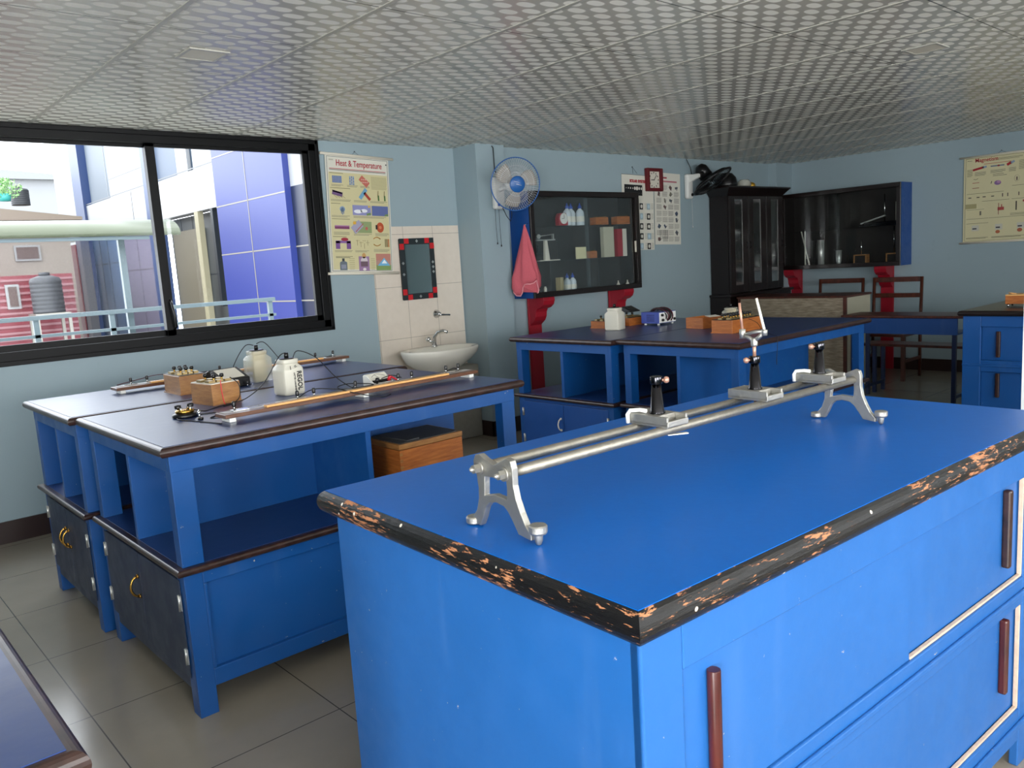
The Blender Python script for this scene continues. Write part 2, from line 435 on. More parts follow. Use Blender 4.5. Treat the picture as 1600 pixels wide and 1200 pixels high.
# tiled strip behind the basin
def m_tiles():
    mt, nt, b = new_mat('wall_tile')
    g = N(nt, 'ShaderNodeNewGeometry'); sp = N(nt, 'ShaderNodeSeparateXYZ'); nt.links.new(g.outputs['Position'], sp.inputs[0])
    outs = []
    for ax, p, o in (('X', .283, 3.361), ('Z', .40, .47)):
        a = N(nt, 'ShaderNodeMath', operation='SUBTRACT'); nt.links.new(sp.outputs[ax], a.inputs[0]); a.inputs[1].default_value = o-p*50-p/2
        md = N(nt, 'ShaderNodeMath', operation='MODULO'); nt.links.new(a.outputs[0], md.inputs[0]); md.inputs[1].default_value = p
        s = N(nt, 'ShaderNodeMath', operation='SUBTRACT'); nt.links.new(md.outputs[0], s.inputs[0]); s.inputs[1].default_value = p/2
        ab = N(nt, 'ShaderNodeMath', operation='ABSOLUTE'); nt.links.new(s.outputs[0], ab.inputs[0])
        l = N(nt, 'ShaderNodeMath', operation='LESS_THAN'); nt.links.new(ab.outputs[0], l.inputs[0]); l.inputs[1].default_value = .0018
        outs.append(l.outputs[0])
    mx = N(nt, 'ShaderNodeMath', operation='MAXIMUM'); nt.links.new(outs[0], mx.inputs[0]); nt.links.new(outs[1], mx.inputs[1])
    base = mixc(nt, noise(nt, 18, detail=6), lin('d3c8ba'), lin('dfd5c8')); base = mixc(nt, mx.outputs[0], base, lin('9f978b'))
    nt.links.new(base, b.inputs['Base Color']); b.inputs['Roughness'].default_value = .3; MATS['wall_tile'] = mt
m_tiles()
struct(B(((3.355, YA-.008, .0), (4.19, YA, 1.73))).build('trim_3', 'wall_tile'))
struct(B(((3.86, 5.12, 0), (4.185, YA-.013, .60))).build('trim_4', 'concrete', bevel=.01))

# ================================================================ benches
def rounded_slab(x0, x1, y0, y1, z0, z1, r, arcn=5, edge='dark_edge', top='navy_laminate', band=.022):
    """slab with a half-round wooden lipping; top surface inset in the lipping"""
    mb = MB().use(edge); h = (z1-z0)/2
    prof = [(math.cos(t)*min(r, h)-min(r, h), math.sin(t)*h) for t in [math.pi/2 - math.pi*i/(arcn*2) for i in range(arcn*2+1)]]
    zc = (z0+z1)/2; R_ = []
    R_.append([(x0+band, y0+band, z1), (x1-band, y0+band, z1), (x1-band, y1-band, z1), (x0+band, y1-band, z1)])
    for o_, z in prof:
        q = -o_; R_.append([(x0+q, y0+q, zc+z), (x1-q, y0+q, zc+z), (x1-q, y1-q, zc+z), (x0+q, y1-q, zc+z)])
    mb.rings(R_, cap=False, smooth=False)
    mb.face([mb.bm.verts.new(p) for p in R_[-1]][::-1])
    return mb, R_[0]
def bench_top(name, x0, x1, y0, y1, z0, z1, parent, edge='dark_edge', top='navy_laminate', tname='top_surface', band=.02):
    mb, inner = rounded_slab(x0, x1, y0, y1, z0, z1, .014, edge=edge, band=band)
    o = mb.build(name, edge, parent)
    xs = (x0+band-.001, x1-band+.001); ys = (y0+band-.001, y1-band+.001)
    B(((xs[0], ys[0], z1-.004), (xs[1], ys[1], z1+.0012))).build(tname, top, o)
    return o
def hinge(mb, x, y, z, axis='y'):
    """small butt hinge on a face of constant x"""
    mb.box((x-.003, y-.009, z-.026), (x, y+.009, z+.026)); mb.cyl((x-.005, y, z-.028), (x-.005, y, z+.028), .004, n=8)
def pull(mb, x, y, z, L=.075, r=.0045):
    """curved cabinet pull on a face of constant x, sticking out to -x"""
    pts = [(x-.003, y, z-L/2), (x-.014, y, z-L/2+.004)] + [(x-.014-.016*math.sin(math.pi*t), y, z-L/2+L*t) for t in [i/8 for i in range(1, 8)]] + [(x-.014, y, z+L/2-.004), (x-.003, y, z+L/2)]
    mb.tube(pts, [r*1.5, r*.9] + [r]*7 + [r*.9, r*1.5], 8)
    for s in (-1, 1): mb.cyl((x, y, z+s*L/2), (x-.005, y, z+s*L/2), .008, n=10)
def lab_bench(label, x, y, LX, LY, ztop=.905, doormat='door_navy', handles=((.53,),), hmat='brass', partition=None, group=None, dl=0):
    t = thing('lab_bench', label, 'lab bench', (x, y, 0), 0, group)
    ov = .033; zs = .51; ap = .055; zb = ztop-.032
    bx0, bx1, by0, by1 = ov, LX-ov, ov, LY-ov; pw = .072
    bench_top('worktop', 0, LX, 0, LY, zb, ztop, t)
    # upper frame: apron
    o = B(((bx0, by0, zb-ap), (bx1, by0+.022, zb)), ((bx0, by1-.022, zb-ap), (bx1, by1, zb)), ((bx0, by0+.022, zb-ap), (bx0+.022, by1-.022, zb)), ((bx1-.022, by0+.022, zb-ap), (bx1, by1-.022, zb))).build('apron', 'blue_paint', t, bevel=.002)
    for px in (bx0, bx1-pw):
        for py in (by0, by1-.05):
            B(((px+.001, py+.001, zs), (px+pw-.001, py+.049, zb-ap+.002))).build('post', 'blue_paint', t, bevel=.002)
    ym = (by0+by1)/2
    B(((bx0+.004, ym-.012, zs), (bx1-.004, ym+.012, zb-.002))).build('divider_panel', 'blue_paint', t, bevel=.0015)
    if partition:
        B(((partition, by0+.012, zs), (partition+.022, ym-.012, zb-.002))).build('partition', 'blue_paint', t, bevel=.0015)
    bench_top('shelf', bx0-.025, bx1+.025, by0-.025, by1+.025, zs-.024, zs, t, tname='shelf_surface', band=.03)
    # lower cabinet : frame with legs
    ft = .115; zt = zs-.024; fw = .06
    for px in (bx0, bx1-fw):
        for py in (by0, by1-fw): B(((px, py, 0), (px+fw, py+fw, zt))).build('leg', 'blue_paint', t, bevel=.002)
    # long sides: rail, stiles, recessed panel
    for ya, s in ((by0, 1), (by1, -1)):
        p = MB(); p.box((bx0+fw, ya+s*.003, zt-.045), (bx1-fw, ya+s*.025, zt)); p.box((bx0+fw, ya+s*.003, ft-.025), (bx1-fw, ya+s*.025, ft+.035))
        p.box((bx0+fw, ya+s*.003, ft+.035), (bx0+fw+.012, ya+s*.02, zt-.045)); p.box((bx1-fw-.012, ya+s*.003, ft+.035), (bx1-fw, ya+s*.02, zt-.045))
        p.box((bx0+fw, ya+s*.021, ft), (bx1-fw, ya+s*.027, zt-.02))
        p.build('side_panel', 'blue_paint', t, bevel=.003)
    B(((bx0+.03, by0+.03, ft), (bx1-.01, by1-.03, ft+.015))).build('cabinet_bottom', 'blue_paint', t)
    B(((bx1-.012, by0+fw, ft), (bx1, by1-fw, zt))).build('end_panel', 'blue_paint', t)
    # end with two doors
    B(((bx0+.002, by0+fw, zt-.022), (bx0+.02, by1-fw, zt))).build('end_rail', doormat, t)
    B(((bx0+.002, by0+fw, ft-.03), (bx0+.02, by1-fw, ft+.012))).build('end_rail', doormat, t)
    yc = (by0+by1)/2; z0, z1 = ft+.014, zt-.024
    for k, (ya, yb) in enumerate(((by0+fw-.022, yc-.0015), (yc+.0015, by1-fw+.022))):
        dr = B(((bx0-.004, ya, z0), (bx0-.001, yb, z1)), ((bx0+.001, by0+fw+.002 if k == 0 else ya, z0+.002), (bx0+.014, yb if k == 0 else by1-fw-.002, z1-.002)), ((bx0-.001, ya+.024, z0), (bx0+.002, yb-.024, z1))).build('door', doormat, t, bevel=.0015)
        ye = ya+.004 if k == 0 else yb-.004
        for zz in (z0+.075, z1-.075):
            hg = MB(); hinge(hg, bx0-.0045, ye, zz); hg.build('hinge', 'hinge_steel', dr)
        if k in handles:
            hm = MB(); pull(hm, bx0-.0045, (yb-.024 if k == 0 else ya+.024), (z0+z1)/2+.035); hm.build('handle', hmat, dr)
    return t
lab_bench('blue two-tier lab bench, nearer of the left pair, lettered white jar on its navy top', .785, 2.505, 1.505, .95, handles=(1,), partition=.74)
lab_bench('blue two-tier lab bench of the left pair, next to the window wall, two brass pulls', .763, 3.475, 1.60, .80, handles=(0, 1))
lab_bench('blue two-tier lab bench of the middle pair, nearer one with two wooden terminal boxes', 3.70, 2.355, 1.53, .86, ztop=.902, doormat='door_blue', handles=(0, 1))
lab_bench('blue two-tier middle lab bench beside the far wall, opaque white jar on it', 3.66, 3.215, 1.50, .92, ztop=.898, doormat='door_blue', handles=(1,), hmat='off_white')

def drawer_pull(parent, a, b, r=.011):
    m_ = MB(); m_.cyl(a, b, r, n=10); return m_.build('handle', 'dark_red_wood', parent, bevel=.001)
woodmat('dark_red_wood', '33120f', '54201a', .3, (3, 3, 1), 6)
# front bench (local frame turned by -2.6 deg about its near corner)
FB = (.782, .659, 0); FR = -.045; FT = .92
t = thing('storage_bench', 'large bright blue bench in the foreground with worn black edge and sliding doors', 'bench', FB, FR)
LX, LY = 1.66, .955
mb, _ = rounded_slab(0, LX, 0, LY, FT-.052, FT, .02, edge='worn_black_edge', band=.016)
# lipping subdivided so that its surface noise reads
o = mb.build('worktop_edge', 'worn_black_edge', t)
B(((.0155, .0155, FT-.01), (LX-.0155, LY-.0155, FT+.0003))).build('top_surface', 'front_laminate', t)
ox, oy = .03, .03; zt = FT-.052
# near face frame (faces -y)
def fbx(n, *bx, m='front_blue_paint', p=t, bv=.003): return B(*bx).build(n, m, p, bevel=bv)
fbx('side_panel', ((ox, oy+.001, .02), (ox+.022, LY-oy, zt)))
fbx('side_panel', ((LX-ox-.022, oy, .11), (LX-ox, LY-oy, zt)))
fbx('back_panel', ((ox+.022, LY-oy-.02, .11), (LX-ox-.022, LY-oy, zt)))
fbx('face_frame', ((ox, oy-.002, .0), (ox+.09, oy+.02, zt)), ((1.46, oy-.002, 0), (LX-ox, oy+.02, zt)), ((ox+.09, oy-.002, .788), (1.46, oy+.02, zt)), ((ox+.09, oy-.002, .455), (1.46, oy+.02, .527)), ((ox+.09, oy-.002, .077), (1.46, oy+.02, .165)))
fbx('rail_moulding', ((ox+.09, oy-.010, .483), (LX-ox, oy-.002, .497)), ((ox+.09, oy-.010, .12), (LX-ox, oy-.002, .135)))
simple('bare_wood', 'cdb49d', .6, var=.25, scale=60)
fbx('door_track', ((.852, oy+.003, .5275), (1.46, oy+.012, .533)), ((.852, oy+.003, .1655), (1.46, oy+.012, .171)), ((1.4535, oy+.002, .171), (1.4595, oy+.012, .45)), ((1.4535, oy+.002, .533), (1.4595, oy+.012, .785)), m='bare_wood', bv=.001)
for (z0, z1) in ((.529, .786), (.167, .453)):
    dd = fbx('sliding_door', ((ox+.091, oy+.004, z0-.001), (.85, oy+.013, z1)), bv=.0015)
    ho = [(.187, z1-.02), (.187, z1-.235)]
    drawer_pull(dd, (.187, oy-.005, z1-.02), (.187, oy-.005, z1-.235))
    for zz in (z1-.05, z1-.2): pass
    dd = fbx('sliding_door', ((.835, oy+.015, z0-.001), (1.4535, oy+.024, z1)), bv=.0015)
    m_ = MB(); m_.box((1.357, oy-.004, z1-.21), (1.377, oy+.015, z1-.012)); m_.build('handle', 'dark_red_wood' if z0 < .3 else 'dark_edge', dd, bevel=.005)
fbx('leg', ((LX-ox-.06, LY-oy-.08, 0), (LX-ox-.001, LY-oy-.021, .12)))
fbx('cabinet_bottom', ((ox+.022, oy+.035, .1), (LX-ox-.022, LY-oy-.02, .115)))

# right bench (doors on its -x face)
t = thing('storage_bench', 'blue storage bench at the right edge with black top and wooden box on it', 'bench', (5.77, .45, 0))
mb, _ = rounded_slab(0, 1.08, 0, 1.58, .865, .9, .014, edge='black_wood', band=.016); mb.build('worktop_edge', 'black_wood', t)
simple('black_laminate', '14171d', .28)
B(((.0155, .0155, .89), (1.0645, 1.5645, .901))).build('top_surface', 'black_laminate', t)
def rbx(n, *bx, m='blue_paint', bv=.003, p=t): return B(*bx).build(n, m, p, bevel=bv)
yl = 1.555
rbx('side_panel', ((.05, yl-.02, .02), (1.05, yl, .865)))
rbx('side_panel', ((.05, .03, .02), (1.05, .05, .865)))
rbx('back_panel', ((1.03, .05, .02), (1.05, yl-.02, .865)))
rbx('face_frame', ((.03, yl-.11, 0), (.05, yl, .865)), ((.03, .03, 0), (.05, .12, .865)), ((.03, .12, .795), (.05, yl-.11, .865)), ((.03, .12, .50), (.05, yl-.11, .575)), ((.03, .12, .1), (.05, yl-.11, .17)))
rbx('rail_moulding', ((.022, .03, .535), (.03, yl, .55)))
for (z0, z1) in ((.575, .795), (.17, .50)):
    for k, (ya, yb) in enumerate(((.76, yl-.11), (.12, .78))):
        dd = rbx('sliding_door', ((.053+.012*k, ya, z0), (.061+.012*k, yb, z1)), bv=.001)
        yy = yb-.10 if k == 0 else ya+.1
        MB().box((.035, yy-.012, z1-.2 if z0 > .5 else z1-.17), (.055, yy+.012, z1-.03 if z0 > .5 else z1-.01)).build('handle', 'dark_edge', dd, bevel=.005)

# bench corner at the bottom left
t = thing('lab_bench', 'bench corner with navy top and dark rounded edge cut off at the bottom left', 'lab bench', (-1.32, .93, 0))
bench_top('worktop', 0, 1.5, 0, 1.0, .868, .9, t)
rbx('apron', ((.04, .04, .81), (1.46, .96, .868)), p=t)
rbx('cabinet_body', ((.04, .04, .1), (1.44, .96, .49)), p=t)
for px in (.04, 1.36):
    for py in (.04, .88): rbx('leg', ((px, py, 0), (px+.08, py+.08, .811)), p=t)

# ================================================================ optical bench on the front bench
def fbp(x, y, z): return Matrix.Translation(FB) @ Matrix.Rotation(FR, 4, 'Z') @ Vector((x, y, z))
T0 = FT+.0005
ob = thing('optical_bench', 'silver optical bench with two long rods on two cast stands', 'optical bench', fbp(.095, .40, T0), FR)
RY1, RY2, RZ = -.019, .052, .113     # rods (local y) relative to origin y=.40
def stand(xc, th=.013):
    P = []
    # outline in y,z : outer boundary counter clockwise ; y positive = far
    out = [(-.080,.016),(-.066,.030),(-.055,.050),(-.045,.072),(-.040,.095),(-.040,.125),(-.036,.138),(-.024,.141),(-.008,.134),(.012,.124),(.036,.131),(.052,.138),(.064,.136),(.071,.124),(.071,.108),(.064,.098),(.061,.075),(.062,.055),(.070,.032),(.083,.017),(.083,.003),(.062,.003),(.052,.020),(.043,.040),(.032,.051),(.012,.056),(-.010,.053),(-.022,.044),(-.034,.028),(-.046,.010),(-.062,.008),(-.080,.006)]
    win_ = [(-.020,.067),(-.022,.085),(-.021,.103),(0,.101),(.040,.099),(.042,.080),(.044,.063),(.015,.070)]
    bm = bmesh.new()
    ov = [bm.verts.new((xc-th/2, y, z)) for y, z in out]; iv = [bm.verts.new((xc-th/2, y, z)) for y, z in win_]
    ed = [bm.edges.new((v[i], v[(i+1) % len(v)])) for v in (ov, iv) for i in range(len(v))]
    bmesh.ops.triangle_fill(bm, edges=ed, use_beauty=True)
    r = bmesh.ops.extrude_face_region(bm, geom=bm.faces[:])
    bmesh.ops.translate(bm, verts=[v for v in r['geom'] if isinstance(v, bmesh.types.BMVert)], vec=(th, 0, 0))
    mb = MB(); mb.bm.free(); mb.bm = bm; mb.col = bm.loops.layers.float_color.new('Col')
    mb.lathe([(.0, .020), (.014, .020), (.016, .024), (.016, .034), (.014, .036), (0, .036)], (xc, -.092, 0), n=28, smooth=False)
    mb.lathe([(.0, .0), (.004, .001), (.007, .008), (.008, .020), (.008, .022)], (xc, -.092, 0), n=14)
    mb.lathe([(.0, .001), (.014, .001), (.016, .004), (.016, .012), (.014, .015), (0, .015)], (xc, .088, 0), n=28, smooth=False)
    return mb.build('cast_stand', 'cast_aluminium', ob, bevel=.0014)
L = 1.185
for k, xc in enumerate((0, L)):
    st = stand(xc)
    if k == 0:
        for y in (RY1, RY2):
            n_ = MB(); n_.cyl((-.0065, y, RZ), (-.011, y, RZ), .0125, n=18); n_.cyl((-.010, y, RZ), (-.022, y, RZ), .0085, n=6, smooth=False); n_.lathe([(.005, 0), (.0045, .006), (.0, .009)], (-.021, y, RZ), (-1, 0, 0), n=12)
            n_.build('rod_nut', 'cast_aluminium', st)
for y, r in ((RY1, .0098), (RY2, .0095)):
    MB().cyl((.004, y, RZ), (L-.004, y, RZ), r, n=20).build('rod', 'worn_steel', ob)
def saddle(label, x, fork=False, knob=(1, 0), tongue=False, loop=False, xw=.066):
    t = thing('optical_bench_saddle', label, 'optical saddle', fbp(.095+x, .40, T0+RZ+.0098), FR, 'sliding saddles on the optical bench')
    b_ = MB(); z0 = .0
    b_.box((-xw/2, RY1-.018, .001), (xw/2, RY2+.018, .006)); 
    b_.box((-xw/2, RY1-.018, -.002), (-xw/2+.006, RY2+.018, .021)); b_.box((xw/2-.006, RY1-.018, -.002), (xw/2, RY2+.018, .021))
    b_.box((-xw/2+.006, RY1+.01, .001), (xw/2-.006, RY2+.018, .0205))
    b_.box((-xw/2, RY1-.020, .0), (xw/2, RY1-.012, .012))
    base = b_.build('saddle_plate', 'cast_aluminium', t, bevel=.0015)
    if loop:
        m_ = MB(); m_.tube([(-xw/2-.004, RY2+.014, .0), (-xw/2-.005, RY2+.014, .018), (-xw/2+.002, RY2+.013, .026), (-xw/2+.014, RY2-.004, .027), (-xw/2+.016, RY2-.020, .026)], .0045, 8); m_.build('clamp_lever', 'white_plastic', base)
    yc = (RY1+RY2)/2
    p_ = MB(); p_.lathe([(.017, .0205), (.017, .023), (.0145, .026), (.0095, .083), (.0, .083)], (0, yc, 0), n=22); p_.build('pillar', 'dark_chrome', t)
    c_ = MB(); c_.lathe([(.0, .082), (.0125, .082), (.013, .084), (.013, .097), (.0125, .0985), (.005, .0985), (.005, .09), (0, .09)], (0, yc, 0), n=22); cp = c_.build('pillar_collar', 'dark_chrome', t)
    k_ = MB(); kd = Vector((knob[0], knob[1], 0)).normalized()
    k_.cyl(Vector((0, yc, .09))+kd*.011, Vector((0, yc, .09))+kd*.016, .003, n=8); k_.lathe([(.0, .0), (.0055, .001), (.007, .004), (.007, .008), (.005, .011), (0, .012)], Vector((0, yc, .09))+kd*.015, kd, n=14)
    k_.build('clamp_screw', 'copper' if not loop or fork else 'copper', cp)
    s_ = MB(); s_.cyl((0, yc, .001), (0, yc, -.026), .0035, n=10); s_.build('locking_pin', 'copper', t)
    if tongue:
        m_ = MB(); m_.box((0, -.005, -.001), (.045, .006, .001), Matrix.Translation((.002, RY1+.012, -.024)) @ Matrix.Rotation(-.5, 4, 'Z')); m_.build('clamp_tongue', 'off_white', t)
    if fork:
        rod = MB(); rod.cyl((0, yc, .095), (0, yc, .128), .0042, n=12); rd = rod.build('stem', 'copper', t)
        f_ = MB(); f_.lathe([(.0, .122), (.0075, .122), (.008, .126), (.008, .138), (.006, .142), (0, .142)], (0, yc, 0), n=16)
        f_.tube([(0, yc, .134), (0, yc+.012, .141), (0, yc+.030, .148)], .0048, 10); f_.tube([(0, yc, .134), (0, yc-.012, .143), (0, yc-.026, .155)], .0048, 10)
        f_.tube([(0, yc+.026, .149), (0, yc+.002, .155), (0, yc-.024, .158)], .0038, 8)
        f_.lathe([(0, 0), (.007, .001), (.0075, .012), (.0075, .022), (0, .024)], (0, yc+.032, .139), n=14); f_.lathe([(0, 0), (.0065, .001), (.007, .01), (.007, .014), (0, .016)], (0, yc-.028, .147), n=14)
        fk = f_.build('yoke', 'cast_aluminium', t)
        MB().cyl((0, yc+.032, .16), (-.004, yc+.036, .224), .0032, .003, n=10).build('upright_rod', 'copper', fk)
        MB().cyl((0, yc-.028, .16), (-.006, yc-.012, .235), .0033, .003, n=10).build('upright_rod', 'off_white', fk)
    return t
saddle('bare optical bench saddle nearest the camera, screw on the right of its pillar', .438, knob=(.75, -.66), tongue=True, loop=True)
saddle('middle saddle on the optical bench carrying a Y-shaped yoke with two upright rods', .790, fork=True, knob=(-.8, .5))
saddle('bare optical bench saddle beside the far stand, screw on the left of its pillar', 1.075, knob=(-.75, .6), loop=True)

# ================================================================ apparatus on the left benches
LT = .9065
def knob(mb, x, y, z, s=1):
    """black terminal cap on a metal stem"""
    mb.use('chrome').cyl((x, y, z), (x, y, z+.012*s), .0035*s, n=8); mb.use('black_plastic').lathe([(0, 0), (.0062*s, 0), (.0068*s, .004*s), (.0068*s, .016*s), (.005*s, .02*s), (0, .02*s)], (x, y, z+.01*s), n=12)
def terminals(parent, pts, s=1, name='terminal'):
    for p in pts:
        m_ = MB(); knob(m_, *p, s); m_.build(name, None, parent)
def pot_board(label, p0, ang, L, Wd, terms):
    t = thing('slide_wire_board', label, 'slide wire board', p0, ang, None)
    z = .016
    bd = B(((0, 0, z), (L, Wd, z+.014))).build('board', 'board_wood', t, bevel=.002)
    B(((.012, Wd*.42, z+.0142), (L-.01, Wd-.006, z+.0155))).build('backing_strip', 'board_top', bd)
    B(((.16, .006, z+.0142), (L-.16, .006+Wd*.30, z+.022))).build('scale_rule', 'rule_wood', t, bevel=.001)
    for x in (.03, L*.5, L-.03):
        B(((x-.012, .01, 0), (x+.012, Wd-.01, z))).build('foot', 'white_plastic', t, bevel=.002)
    s_ = MB()
    for xx in (.05, L-.12): s_.box((xx, Wd*.5, z+.0156), (xx+.06, Wd*.9, z+.018))
    s_.box((.16, Wd*.75, z+.0156), (L*.45, Wd*.9, z+.018)); s_.box((L*.55, Wd*.75, z+.0156), (L-.16, Wd*.9, z+.018)); s_.build('contact_strip', 'chrome', t)
    terminals(t, [(x*L, Wd*.78, z+.018) for x in terms], 1.0)
    MB().tube([(.06, Wd*.5, z+.024), (L*.5, Wd*.5, z+.024), (L-.06, Wd*.5, z+.024)], .0008, 5).build('slide_wire', 'worn_steel', t)
    return t
b1 = pot_board('long slide wire board with pale rule along the near left bench, meter behind it', (1.085, 2.725, LT), .035, 1.17, .085, (.055, .27, .33, .49, .67, .73, .89, .95))
b2 = pot_board('slide wire board at the back of the left benches beside the window wall', (1.10, 4.0, LT), .02, 1.25, .09, (.07, .13, .42, .86, .95))
def res_box(label, p, rz, a, b_, h, spl=False, wood='teak', knobs=6, group='wooden terminal boxes on the benches', drop=0):
    t = thing('resistance_box', label, 'wooden terminal box', p, rz, group)
    B(((0, 0, .004), (a, b_, h))).build('case', wood, t, bevel=.002)
    B(((-.004, -.004, 0), (a+.004, b_+.004, .005))).build('base_board', wood, t)
    pl = B(((.003, .003, h), (a-.003, b_-.003, h+.003))).build('top_plate', 'off_white' if spl else 'black_plastic', t)
    br = MB(); br.use('old_brass')
    n = max(2, knobs//2)
    for r_, yy in enumerate((b_*.3, b_*.7)):
        for i in range(n): br.box((a*.08+i*(a*.84/n), yy-b_*.1, h+.003), (a*.08+(i+.8)*(a*.84/n), yy+b_*.1, h+.012))
    br.build('contact_blocks', None, t)
    pg = MB(); pg.use('black_plastic')
    for r_, yy in enumerate((b_*.3, b_*.7)):
        for i in range(n-1):
            xx = a*.08+(i+.9)*(a*.84/n)
            m_ = MB(); m_.use('brass').cyl((xx, yy, h+.008), (xx, yy, h+.022), .004, n=8); m_.use('black_plastic').lathe([(0, 0), (.008, 0), (.009, .008), (.007, .014), (0, .014)], (xx, yy, h+.021), n=12); m_.build('plug', None, t)
    pg.bm.free()
    return t
res_box('wooden plug box with brass top contacts, left of the dark galvanometer on the window-side bench', (1.262, 3.64, LT), 0, .118, .20, .084, knobs=8)
res_box('wooden plug box with red wire on its face, near the seam of the left benches', (1.225, 3.185, LT), .12, .125, .17, .084, spl=True, knobs=6)
# galvanometer
t = thing('galvanometer', 'dark sloping galvanometer behind the wooden plug boxes', 'galvanometer', (1.44, 3.62, LT), .15)
g_ = MB(); g_.prism([(0, 0), (.13, 0), (.13, .075), (.10, .085), (0, .04)], 'x', 0, .15); g_.build('housing', 'black_plastic', t, bevel=.004)
g_ = MB(); g_.quad((.02, .012, .0465), (.13, .012, .0465), (.13, .09, .0815), (.02, .09, .0815)); g_.build('dial_window', 'off_white', t, solid=.002)
terminals(t, [(.03, -.02+.0, .0), (.12, -.02, .0)], .9)

def jar(label, p, rz, w=.098, h=.155, mat='jar_plastic', insert=False, lettering=False, top='black_plastic'):
    t = thing('cell_jar', label, 'jar', p, rz, 'plastic cell jars on the benches')
    b_ = MB(); c_ = .28
    def sq(s, z, ch=.28):
        q = s/2; k = q*(1-ch); r = []
        for (sx, sy, o) in ((1, -1, 0), (1, 1, 1), (-1, 1, 2), (-1, -1, 3)):
            pts = {0: [(k, -q), (q, -k)], 1: [(q, k), (k, q)], 2: [(-k, q), (-q, k)], 3: [(-q, -k), (-k, -q)]}[o]
            mid = ((pts[0][0]+pts[1][0])/2*1.08, (pts[0][1]+pts[1][1])/2*1.08)
            r += [pts[0], mid, pts[1]]
        return [(x, y, z) for x, y in r]
    nw = w*.74
    b_.rings([sq(w*.9, .0), sq(w*.98, .006), sq(w, .012), sq(w, h*.68), sq(w*.97, h*.75), sq(nw, h*.86, .4), sq(nw, h*.88, .4), sq(nw*1.06, h*.89, .4), sq(nw*1.06, h*.985, .4), sq(nw, h, .4)], cap=True)
    body = b_.build('jar_body', mat, t, bevel=.002)
    if insert:
        MB().cyl((.008, 0, .004), (.008, 0, h*.97), w*.33, n=20).build('porous_pot', 'dirty_cream', t)
    cp = MB(); cp.cyl((0, 0, h), (0, 0, h+.004), nw*.42, n=20); cp.cyl((0, 0, h+.004), (0, 0, h+.026), .0095, n=12); cp.use('chrome').cyl((0, 0, h+.026), (0, 0, h+.031), .004, n=8) if False else None
    cp.build('terminal_cap', top, t)
    if lettering:
        text('lettering', 'REGOL', .030, 'black_plastic', t, (.012, -w/2-.0012, h*.66), (math.radians(90), math.radians(90), 0), width=.080, bold=.0008)
        text('lettering', 'LACTER HARDENER', .010, 'black_plastic', t, (-.004, -w/2-.0012, h*.63), (math.radians(90), math.radians(90), 0), width=.078, bold=.0002)
        m_ = MB(); m_.tube([(.0, -w/2-.001, h*.80), (.008, -w/2-.001, h*.83), (.004, -w/2-.001, h*.77), (.014, -w/2-.001, h*.79)], .0012, 5); m_.tube([(-.018, -w/2-.001, h*.82), (-.017, -w/2-.001, h*.72)], .0014, 5); m_.build('pen_marks', 'black_plastic', t)
    return t
jar('white cell jar with black vertical lettering on the nearer left bench', (1.547, 3.165, LT), .12, lettering=True, h=.150)
jar('translucent cell jar holding a cream porous pot, on the window-side bench', (1.672, 3.73, LT), .1, mat='clear_jar', insert=True, w=.105, h=.150)
# round plug key
t = thing('plug_key', 'round black-based plug key with brass blocks, near the left end of the bench', 'plug key', (1.058, 3.035, LT))
MB().lathe([(0, 0), (.044, 0), (.046, .004), (.044, .013), (.03, .016), (0, .016)], n=28).build('base', 'black_plastic', t)
m_ = MB(); m_.lathe([(0, .016), (.033, .016), (.033, .026), (0, .026)], n=24); m_.build('brass_disc', 'brass', t)
m_ = MB()
for a_ in (0, 1.57, 3.14, 4.71): m_.cyl((.024*math.cos(a_+.7), .024*math.sin(a_+.7), .026), (.024*math.cos(a_+.7), .024*math.sin(a_+.7), .038), .005, n=8)
m_.build('contact_posts', 'chrome', t)
for a_ in (.2, 3.3):
    MB().lathe([(0, .034), (.011, .034), (.012, .038), (.012, .046), (0, .048)], (.025*math.cos(a_), .025*math.sin(a_), 0), n=14).build('terminal_knob', 'black_plastic', t)
t = thing('jockey_key', 'small metal tapping jockey lying between round plug key and slide wire board', 'jockey', (1.068, 2.92, LT))
m_ = MB(); m_.box((-.012, -.008, 0), (.012, .008, .006)); m_.cyl((0, 0, .006), (0, 0, .022), .004, n=8); m_.cyl((-.004, 0, .02), (.006, .004, .032), .006, n=8); m_.build('jockey_body', 'chrome', t)
MB().lathe([(0, .0), (.007, .0), (.007, .008), (0, .009)], (0, -.015, 0), n=10).build('jockey_knob', 'black_plastic', t)
# white tilted meter
t = thing('panel_meter', 'small white tilted panel meter with red and black plugs beside the slide wire board', 'meter', (1.80, 2.905, LT), .08)
m_ = MB(); m_.prism([(0, 0), (.075, 0), (.075, .055), (.06, .060), (.0, .022)], 'x', 0, .105); m_.build('meter_case', 'white_plastic', t, bevel=.002)
nrm = Vector((0, -.038, .06)).normalized()
def onface(u, v, k=.0): return Vector((u, v*.06, .022+v*.038)) + nrm*k
m_ = MB(); m_.quad(onface(.006, .35, .001), onface(.099, .35, .001), onface(.099, .95, .001), onface(.006, .95, .001)); fc = m_.build('dial_face', 'paper', t, solid=.001)
m_ = MB(); m_.tube([onface(.018+.069*i/8, .62+.22*math.sin(math.pi*i/8), .0022) for i in range(9)], .0007, 5); m_.tube([onface(.052, .42, .0022), onface(.040, .80, .0022)], .0007, 5); m_.build('dial_marks', 'black_plastic', fc)
m_ = MB(); m_.quad(onface(.006, .06, .001), onface(.099, .06, .001), onface(.099, .32, .001), onface(.006, .32, .001)); m_.build('lower_plate', 'dark_chrome', t, solid=.001)
m_ = MB(); m_.lathe([(0, 0), (.009, 0), (.009, .02), (0, .022)], onface(.018, .10, .001), nrm, n=12); m_.build('black_plug', 'black_plastic', t)
